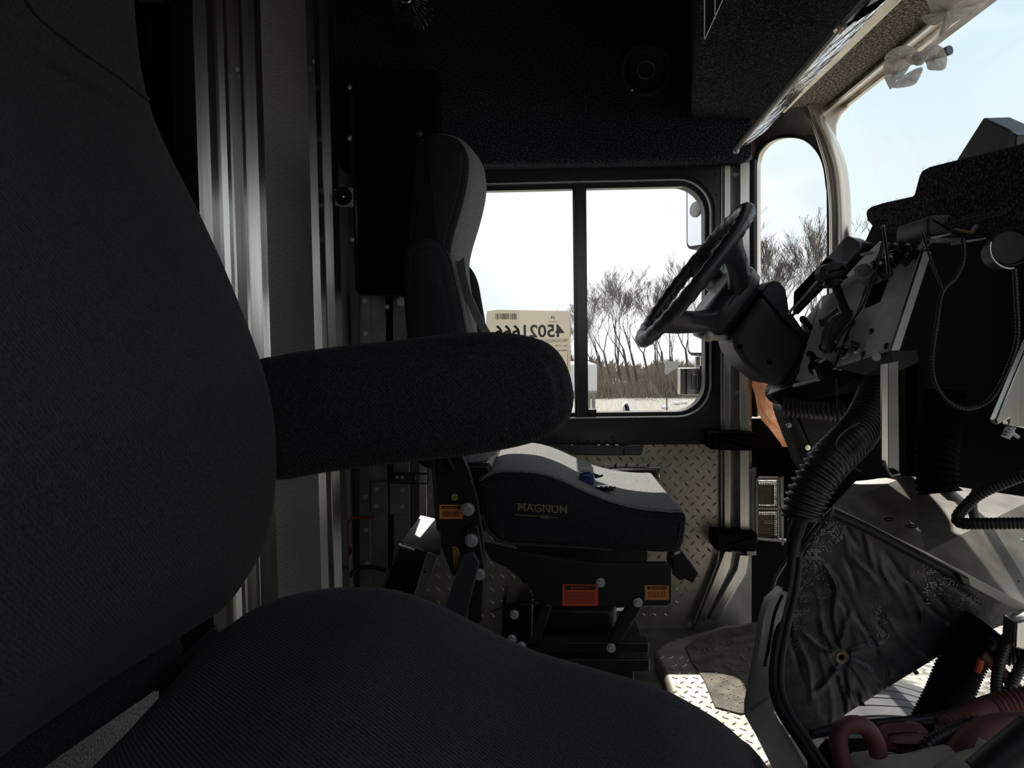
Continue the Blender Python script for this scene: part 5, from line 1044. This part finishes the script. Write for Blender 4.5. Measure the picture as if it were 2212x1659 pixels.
# ------------------------------------------------------------------ footwell platform with dirty mat
fp = thing('footwell_platform', 'raised footwell platform of worn tread plate with a dirt-covered mat', 'platform', P(1560, 1450, 1.8))
FZ = 0.0
oa = [PZ(1412, 1405, FZ), PZ(1440, 1384, FZ), PZ(1490, 1370, FZ), PZ(1560, 1350, FZ), PZ(1640, 1340, FZ), PZ(1680, 1400, FZ), PZ(1690, 1560, FZ), PZ(1700, 1760, FZ), PZ(1520, 1760, FZ), PZ(1448, 1500, FZ), PZ(1432, 1450, FZ)]
b = MB(); b.slab(oa, (0, 0, -0.045)); fpl = b.build('tread_plate', M['plate'], fp, bevel=0.012)
om = [PZ(1480, 1400, FZ), PZ(1505, 1382, FZ), PZ(1560, 1360, FZ), PZ(1640, 1350, FZ), PZ(1672, 1400, FZ), PZ(1680, 1530, FZ), PZ(1600, 1545, FZ), PZ(1545, 1530, FZ), PZ(1520, 1470, FZ), PZ(1492, 1430, FZ)]
b = MB(); b.slab(om, (0, 0, 0.004)); b.build('dirty_mat', M['dirtmat'], fp, bevel=0.002)
b = MB(); rw = random.Random(9)
plp = [(p.x, p.y) for p in oa]
for i in range(0, 40):
    for j in range(0, 30):
        x = oa[0].x-0.05+i*0.026; y = 1.30+j*0.026
        if x < oa[0].x+0.0 or not inpoly(x, y, plp) or inpoly(x, y, [(p.x, p.y) for p in om]): continue
        lug(b, Vector((x+(0.013 if j % 2 else 0), y, FZ)), Vector((1, 1 if j % 2 else -1, 0)), Vector((0, 0, 1)), 0.011, 0.0036, 0.0024)
b.build('tread_lugs', M['plate'], fp, smooth=False, kind='stuff')
b = MB(); rw = random.Random(6)
for k in range(260):
    p = PZ(rw.uniform(1500, 1665), rw.uniform(1370, 1540), FZ+0.005); s_ = rw.uniform(0.0008, 0.0028)
    if inpoly(p.x, p.y, [(v.x, v.y) for v in om]): b.ball(p, s_, 3)
b.build('grit', M['farconc'], fp, kind='stuff')

# ------------------------------------------------------------------ bottom right: cables, cloth, duct in the engine opening
hose('engine_hose', [(2135, 1355, 1.5), (2105, 1390, 1.5), (2075, 1440, 1.5), (2050, 1500, 1.5), (2030, 1540, 1.5), (2000, 1600, 1.5)], 0.040, 0.0028, 0.0065, 'wide black corrugated duct crossing the opening above the tyre', m='matt')
hose('engine_hose', [(2195, 1330, 1.42), (2180, 1370, 1.42), (2160, 1430, 1.42), (2153, 1480, 1.42), (2155, 1530, 1.42)], 0.010, 0.0008, 0.006, 'thin dark conduit hanging near the right edge above the red cables')
hose('engine_hose', [(2230, 1400, 1.40), (2200, 1450, 1.41), (2175, 1500, 1.41), (2158, 1525, 1.42)], 0.010, 0.0008, 0.006, 'dark conduit slanting down to the foot of the thin hanging one')
hose('engine_hose', [(2120, 1415, 1.44), (2150, 1440, 1.43), (2190, 1480, 1.42), (2240, 1540, 1.4)], 0.011, 0.0, 0.0, 'dark red hose slanting across the gravel view at the right edge', m='redcable')
hose('engine_hose', [(2130, 1400, 1.46), (2170, 1405, 1.46), (2230, 1410, 1.44)], 0.026, 0.002, 0.008, 'black bellows stub at the right edge under the metal shelf')
b = MB(); b.tube([P(2118, 1425, 1.43), P(2116, 1440, 1.43), P(2110, 1452, 1.43)], [0.006, 0.0065, 0.005], 8); o = b.build('red_connector', M['redlever']); tag(o, 'small bright red connector hanging against the gravel', 'connector')
hose('engine_hose', [(1750, 1585, 1.2), (1830, 1570, 1.2), (1950, 1560, 1.2), (2040, 1548, 1.21), (2110, 1520, 1.24), (2170, 1500, 1.3)], 0.0085, 0.0, 0.0, 'slim black hose running along below the tyre', m='rubber')
hose('engine_hose', [(2040, 1580, 1.15), (2090, 1562, 1.16), (2140, 1535, 1.2), (2240, 1510, 1.2)], 0.021, 0.002, 0.008, 'red-brown corrugated battery cable sleeve, upper one at the right edge', m='redcable')
hose('engine_hose', [(1985, 1640, 1.1), (2010, 1605, 1.1), (2060, 1580, 1.12), (2110, 1560, 1.15)], 0.010, 0.0015, 0.006, 'dark corrugated sleeve in front of the tread, left of the red cables')
hose('engine_hose', [(2070, 1640, 1.08), (2110, 1595, 1.08), (2160, 1575, 1.08), (2240, 1570, 1.08)], 0.022, 0.0, 0.0, 'smooth dull red cable below the corrugated red sleeve', m='redcable')
hose('engine_hose', [(1828, 1670, 1.05), (1812, 1610, 1.05), (1816, 1578, 1.05), (1840, 1565, 1.05), (1870, 1572, 1.05), (1890, 1600, 1.05), (1898, 1630, 1.05)], 0.012, 0.0, 0.0, 'dull red cable bent in an arch at the bottom', m='redcable')
b = MB(); b.puff(xz([(1908, 1612), (1912, 1588), (1930, 1580), (1985, 1578), (2010, 1586), (2020, 1600), (2000, 1615)], 1.12, 3), 1.1, 1.16, 0.012); o = b.build('terminal_cover', M['redcable']); tag(o, 'dark red rubber terminal cover between the red arch and the sleeve', 'cover')
b = MB(); rw = random.Random(3)
def lump(pts_, Y0, Y1, name, m, lab, cat, r=0.03):
    b = MB(); rj = random.Random(len(name)); b.puff(xz(pts_, Y1, 4), Y0, Y1, r, 0.006, lambda x, y, z: (0.004*math.sin(x*90+y*50), 0.005*math.sin(x*60+y*110))); o = b.build(name, M[m], ang=60); return tag(o, lab, cat)
lump([(1825, 1625), (1870, 1612), (1960, 1605), (2040, 1602), (2050, 1640), (2030, 1720), (1860, 1720)], 1.0, 1.1, 'tan_cover', 'cloth', 'flat tan cover lying under the red arch cable', 'cover')
lump([(1950, 1680), (1990, 1650), (2050, 1615), (2110, 1593), (2160, 1592), (2190, 1610), (2170, 1650), (2140, 1720), (1960, 1720)], 0.9, 1.04, 'crumpled_cloth', 'cloth', 'crumpled tan cloth at the bottom right corner', 'cloth')
hose('engine_hose', [(2120, 1680, 0.9), (2165, 1640, 0.9), (2240, 1580, 0.9)], 0.022, 0.0, 0.0, 'thick blue-black hose in the very bottom right corner', m='rubber')
# engine bay darkness: black block put in place of the shade under the flange
b = MB(); b.prism([(1740, 1640), (1780, 1590), (2000, 1588), (2330, 1600), (2330, 1900), (1740, 1900)], 1.30, 1.05); o = b.build('bay_darkness', M['matt'], bevel=0.01); tag(o, 'black block standing for the dark engine bay below the cables at the bottom right', 'engine')
b = MB(); b.prism([(2195, 1345), (2250, 1330), (2280, 1420), (2192, 1400)], 1.38, 1.42); o = b.build('pale_bracket', M['alu'], bevel=0.003); tag(o, 'pale metal bracket at the right edge below the shelf', 'bracket')

# ------------------------------------------------------------------ front wheel seen through the opening
tw = thing('front_tyre', 'grey ribbed truck tyre seen from above through the engine opening', 'tyre', (0.82, 1.95, -0.9))
tc_ = Vector((0.84, 1.95, -0.475)); R0 = 0.425
prof = [(-0.135, 0.30), (-0.14, 0.38), (-0.125, 0.412), (-0.112, 0.422)]
ribs = [(-0.112, -0.066), (-0.060, -0.022), (-0.016, 0.022), (0.028, 0.066), (0.072, 0.112)]
for i, (a_, b_) in enumerate(ribs):
    prof += [(a_, R0-0.001), (b_, R0-0.001)]
    if i < 4: prof += [(b_+0.0005, R0-0.012), (b_+0.0055, R0-0.012)]
prof += [(0.125, 0.412), (0.14, 0.38), (0.135, 0.30)]
b = MB(); rings = []; NK = 160
rot = Matrix.Rotation(math.radians(-6), 3, 'Z')
for k in range(NK):
    a = 2*math.pi*k/NK; rings.append([tc_ + rot @ Vector((r*math.cos(a), d+(0.0022*math.sin(k*0.9) if abs(d) < 0.1 else 0), r*math.sin(a))) for d, r in prof])
b.ring(rings, closed_loop=False, caps=False, wrap=True); b.build('tread', M['tyre'], tw, ang=25)
b = MB(); b.lathe(tc_, rot @ Vector((0, 1, 0)), [(-0.12, 0.30), (-0.05, 0.27), (-0.05, 0.02), (0.06, 0.02), (0.06, 0.27), (0.12, 0.30)], 40); b.build('wheel_disc', M['aludull'], tw)

# ------------------------------------------------------------------ outside
GZ = -0.90
g = MB(); g.bb(-80, 80, -30, 26.5, GZ-0.2, GZ); ground = struct(g.build('ground', M['gravel'], smooth=False))
g = MB(); g.bb(-80, 80, 26.5, 44, GZ-0.2, GZ+0.05); grass = struct(g.build('field', M['brush'], smooth=False))
# exterior mirrors
mi = thing('side_mirror', 'tall outside mirror with a grey frame in the upper corner of the side window', 'mirror', P(1500, 470, 2.65))
MY = 2.70
def rr_out(x0, y0, x1, y1, r, Y, n=5):
    pts = []
    for cx_, cy_, a0 in ((x1-r, y0+r, -90), (x1-r, y1-r, 0), (x0+r, y1-r, 90), (x0+r, y0+r, 180)):
        for k in range(n+1): a = math.radians(a0+90*k/n); pts.append((cx_+r*math.cos(a), cy_+r*math.sin(a)))
    return pts
def mirror_at(par, xl, yt, yb, spot):
    a_ = P(xl, (yt+yb)/2, 2.78); zt_ = P(xl, yt, 2.78).z; zb_ = P(xl, yb, 2.78).z; d_ = Vector((0.8, -1.2, 0)).normalized(); n_ = Vector((-1.2, -0.8, 0.12)).normalized(); wd = 0.17
    def loop(m_, r_, off):
        pts = []
        for cx_, cz_, a0 in ((wd-m_-r_, zt_-m_-r_, 0), (m_+r_, zt_-m_-r_, 90), (m_+r_, zb_+m_+r_, 180), (wd-m_-r_, zb_+m_+r_, 270)):
            for k in range(6): an = math.radians(a0+18*k); pts.append(Vector((a_.x, a_.y, 0))+d_*(cx_+r_*math.cos(an))+Vector((0, 0, cz_+r_*math.sin(an)))+n_*off)
        return pts
    b = MB(); b.slab(loop(0, 0.025, 0), -n_*0.04); b.build('mirror_shell', M['greyplast'], par, bevel=0.004)
    b = MB(); b.slab(loop(0.010, 0.018, 0.003), -n_*0.002); mf = b.build('mirror_face', M['mirror'], par, smooth=False)
    if spot:
        b = MB(); c_ = Vector((a_.x, a_.y, P(1493, 457, 2.78).z))+d_*0.05+n_*0.004; b.lathe(c_, n_, [(0, 0.028), (0.003, 0.026), (0.005, 0.015), (0.006, 0.001)], 24); b.build('spot_mirror', M['aludull'], mf)
    b = MB(); m_ = Vector((a_.x, a_.y, (zt_+zb_)/2))+d_*0.12-n_*0.04; b.tube([m_, m_+Vector((0.03, -0.03, 0)), Vector((0.62, 2.50, (zt_+zb_)/2)), Vector((0.62, 2.44, (zt_+zb_)/2))], 0.010, 8); b.build('mirror_arm', M['black'], par)
mirror_at(mi, 1482, 396, 540, True)
m2_ = thing('convex_mirror', 'lower outside mirror reflecting the pale ground beside the wheel', 'mirror', P(1500, 745, 2.7))
mirror_at(m2_, 1484, 690, 768, False)
mb_ = thing('mirror_bracket', 'square bright metal mirror bracket outside the lower corner of the side window', 'bracket', P(1490, 825, 2.55))
b = MB(); b.prism([(1469, 795), (1512, 795), (1512, 854), (1469, 853)], 2.55, 2.60); bp_ = b.build('bracket_block', M['alu'], mb_, bevel=0.003)
b = MB(); b.prism([(1496, 809), (1505, 809), (1505, 843), (1496, 843)], 2.535, 2.55); b.build('raised_bar', M['aludull'], mb_, bevel=0.003)
for y_ in (803, 846):
    b = MB(); b.cyl(P(1506, y_, 2.55), P(1506, y_, 2.544), 0.0065, n=16); b.build('bolt_hole', M['gold'], mb_)
b = MB(); b.prism([(1481, 797), (1484, 797), (1484, 852), (1481, 852)], 2.545, 2.55); b.build('groove', M['black'], mb_)
b = MB(); b.cyl(P(1507, 770, 2.6), P(1507, 796, 2.6), 0.010, n=12); b.build('mirror_arm', M['alu'], mb_)
b = MB(); b.prism([(1512, 790), (1518, 790), (1518, 850), (1512, 850)], 2.52, 2.6); b.build('hinge_edge', M['black'], mb_)
b = MB(); p = P(1515, 820, 2.58); b.tube([p, (0.60, 2.56, p.z), (0.60, 2.45, p.z)], 0.012, 8); b.build('wall_arm', M['black'], mb_)
cm = thing('fender_mirror', 'small white and blue rounded mirror tip outside below the side window', 'mirror', P(1353, 885, 3.2))
b = MB(); b.puff([(P(x, y, 3.2).x, P(x, y, 3.2).z) for x, y in [(v.x, v.y) for v in sm([(1345, 893), (1346, 880), (1350, 871), (1355, 869), (1359, 878), (1363, 893), (1366, 920), (1342, 920)], 3)]], 3.2, 3.26, 0.012); b.build('mirror_back', M['whitep'], cm)
p = P(1354, 900, 3.22); b = MB(); b.cyl((p.x, 3.23, GZ), (p.x, 3.23, p.z), 0.012, n=10); b.build('mirror_stalk', M['black'], cm)
b = MB(); b.puff([(P(x, y, 3.19).x, P(x, y, 3.19).z) for x, y in [(1354, 872), (1358, 878), (1362, 893), (1364, 915), (1357, 915), (1355, 890)]], 3.18, 3.2, 0.003); b.build('blue_face', M['blue'], cm)
# trailer corner
tr = thing('white_trailer', 'white parked box trailer partly hidden behind the window stile', 'trailer', P(1260, 870, 17))
b = MB(); b.prism([(1150, 786), (1288, 786), (1290, 790), (1290, 846), (1150, 846)], 17.0, 19.5); tb_ = b.build('trailer_box', M['truckwhite'], tr, bevel=0.03)
b = MB(); b.prism([(1150, 845), (1289, 845), (1289, 849), (1150, 849)], 16.98, 19.5); b.build('bottom_rail', M['aludull'], tr)
for x_ in (1272, 1282):
    b = MB(); p = P(x_, 848, 17.4); b.bb(p.x-0.04, p.x+0.04, 17.4, 17.5, GZ, p.z); b.build('landing_leg', M['aludull'], tr)
b = MB(); p = P(1200, 840, 17.5); b.cyl((p.x, 17.3, GZ+0.35), (p.x, 17.6, GZ+0.35), 0.35, n=24); b.build('wheel', M['tyre'], tr)
sg = thing('pale_sign', 'pale tilted panel standing in the brush, left of the mirror bracket', 'sign', P(1450, 800, 20))
b = MB(); b.prism([(1438, 780), (1470, 782), (1464, 794), (1450, 802), (1440, 810), (1437, 806)], 20, 20.1); b.build('panel', M['farconc'], sg)
b = MB(); p = P(1440, 810, 20.05); b.bb(p.x-0.012, p.x+0.012, 20.02, 20.08, GZ, p.z); b.build('sign_post', M['bark'], sg)
# litter on the lot edge
for k, (x_, y_) in enumerate(((1462, 874), (1478, 872), (1437, 883))):
    p = PZ(x_, y_, GZ); b = MB(); b.box(p+Vector((0, 0, 0.04)), (0.18, 0.14, 0.07), Matrix.Rotation(k, 3, 'Z')); o = b.build('litter_scrap', M['whitep'], bevel=0.01); tag(o, 'pale scrap of litter at the gravel edge, %s' % ('below the mirror bracket to its left', 'directly below the mirror bracket', 'leftmost of the three scraps')[k], 'litter', 'litter scraps at the lot edge')

# bare trees: every tree its own object, four crown shapes shared
def tree_mesh(seed, H, spread=0.55, depth=7):
    rr = random.Random(seed); b = MB()
    def grow(p, d, L_, r, lev):
        n = 3 if lev > 1 else 2; pts = [p]; q = p.copy(); dd = d.copy(); rs = [r]
        for k in range(n):
            dd = (dd+Vector((rr.uniform(-1, 1), rr.uniform(-1, 1), rr.uniform(-0.2, 0.6)))*0.16).normalized(); q = q+dd*(L_/n); pts.append(q); rs.append(r*(1-0.35*(k+1)/n))
        b.tube(pts, [max(q_, 0.0048*H/6) for q_ in rs], 5 if lev > 3 else 3)
        if lev <= 0: return
        nb = rr.choice((2, 3))
        for k in range(nb):
            a = rr.uniform(0, 2*math.pi); t = rr.uniform(0.45, 1.0) if k else 1.0
            i = min(n, max(1, int(round(t*n)))); base = pts[i]
            side = Vector((math.cos(a), math.sin(a), 0)); nd = (dd*(1.0)+side*rr.uniform(0.35, 0.85)*spread*1.6+Vector((0, 0, 0.12))).normalized()
            grow(base, nd, L_*rr.uniform(0.62, 0.82), rs[i]*rr.uniform(0.50, 0.68), lev-1)
    grow(Vector((0, 0, 0)), Vector((rr.uniform(-.1, .1), 0, 1)), H*0.30, H*0.0125, depth)
    hm = max(v[2] for v in b.v); b.v = [(v[0]*H/hm, v[1]*H/hm, v[2]*H/hm) for v in b.v]
    me = bpy.data.meshes.new('tree'); me.from_pydata(b.v, [], b.f); me.materials.append(M['bark']); return me
TM = [tree_mesh(s, 6.0, sp) for s, sp in ((101, 0.42), (202, 0.55), (303, 0.48), (404, 0.36))]
def tree_at(px, base_y, dist, Hs, k, label, group):
    p = P(px, base_y, dist); o = bpy.data.objects.new('bare_tree', TM[k % 4]); COL.objects.link(o)
    o.location = (p.x, p.y, GZ); s_ = Hs/6.0; o.scale = (s_, s_, s_); o.rotation_euler = (0, 0, k*1.7)
    o['label'] = label; o['category'] = 'tree'; o['group'] = group
ords = ['first', 'second', 'third', 'fourth', 'fifth', 'sixth', 'seventh', 'eighth', 'ninth', 'tenth', 'eleventh', 'twelfth', 'thirteenth', 'fourteenth', 'fifteenth', 'sixteenth', 'seventeenth']
for k, (px_, d_, h_) in enumerate([(1222, 29, 2.9), (1245, 28, 3.0), (1262, 31, 3.4), (1275, 27, 3.2), (1288, 28, 3.6), (1303, 30, 4.1), (1318, 33, 4.6), (1345, 29, 4.6), (1362, 30, 4.7), (1378, 27, 4.4), (1402, 31, 4.4), (1425, 28, 4.2), (1440, 30, 4.3), (1460, 27, 4.0), (1488, 29, 4.9), (1512, 30, 5.6)]):
    tree_at(px_, 800, d_, h_, k, 'bare grey-brown tree behind the brush, %s from the left through the side window' % ords[k], 'bare trees seen through the side window')
for k, (px_, d_, h_) in enumerate([(1630, 24, 4.9), (1648, 23, 5.0), (1664, 21, 5.3), (1700, 25, 5.0), (1718, 22, 4.6), (1742, 24, 5.2), (1776, 21, 5.2), (1830, 23, 5.4), (1885, 20, 5.0), (1930, 23, 5.2)]):
    tree_at(px_, 800, d_, h_, k+1, 'bare tree rising behind the dashboard, %s from the left through quarter window and windshield' % ords[k], 'bare trees seen past the front pillar')
# dry brush along the lot edge
b = MB(); rw = random.Random(12)
for k in range(9000):
    x = rw.uniform(-1, 9.5); y = rw.uniform(24.5, 28.5); h = rw.uniform(0.5, 1.35)*(0.75+0.3*math.sin(x*1.7)); r_ = rw.uniform(0.006, 0.016); dx = rw.uniform(-0.5, 0.5)*h; p = Vector((x, y, GZ))
    b.add([p+Vector((-r_, 0, 0)), p+Vector((r_, 0, 0)), p+Vector((dx+r_*0.4, 0, h)), p+Vector((dx*0.5, r_, h*0.5))], [(0, 1, 2), (0, 3, 2)])
o = b.build('dry_brush', M['brush'], smooth=False); tag(o, 'dry tan brush thicket along the far edge of the gravel lot', 'brush', kind='stuff')
b = MB(); rw = random.Random(14); 
for k in range(2600):
    x = rw.uniform(-14, 26); y = rw.uniform(34, 42); h = rw.uniform(0.4, 1.0)*(1+0.35*math.sin(x*0.9)*math.sin(x*0.37+1)); r_ = rw.uniform(0.02, 0.05); p = Vector((x, y, GZ)); dx = rw.uniform(-0.4, 0.4)
    b.add([p+Vector((-r_, 0, 0)), p+Vector((r_, 0, 0)), p+Vector((dx, 0, h)), p+Vector((0, r_*2, h*0.6))], [(0, 1, 2), (0, 3, 2)])
o = b.build('far_scrub', M['brush'], smooth=False); tag(o, 'darker scrub belt far behind the bare trees', 'scrub', kind='stuff')
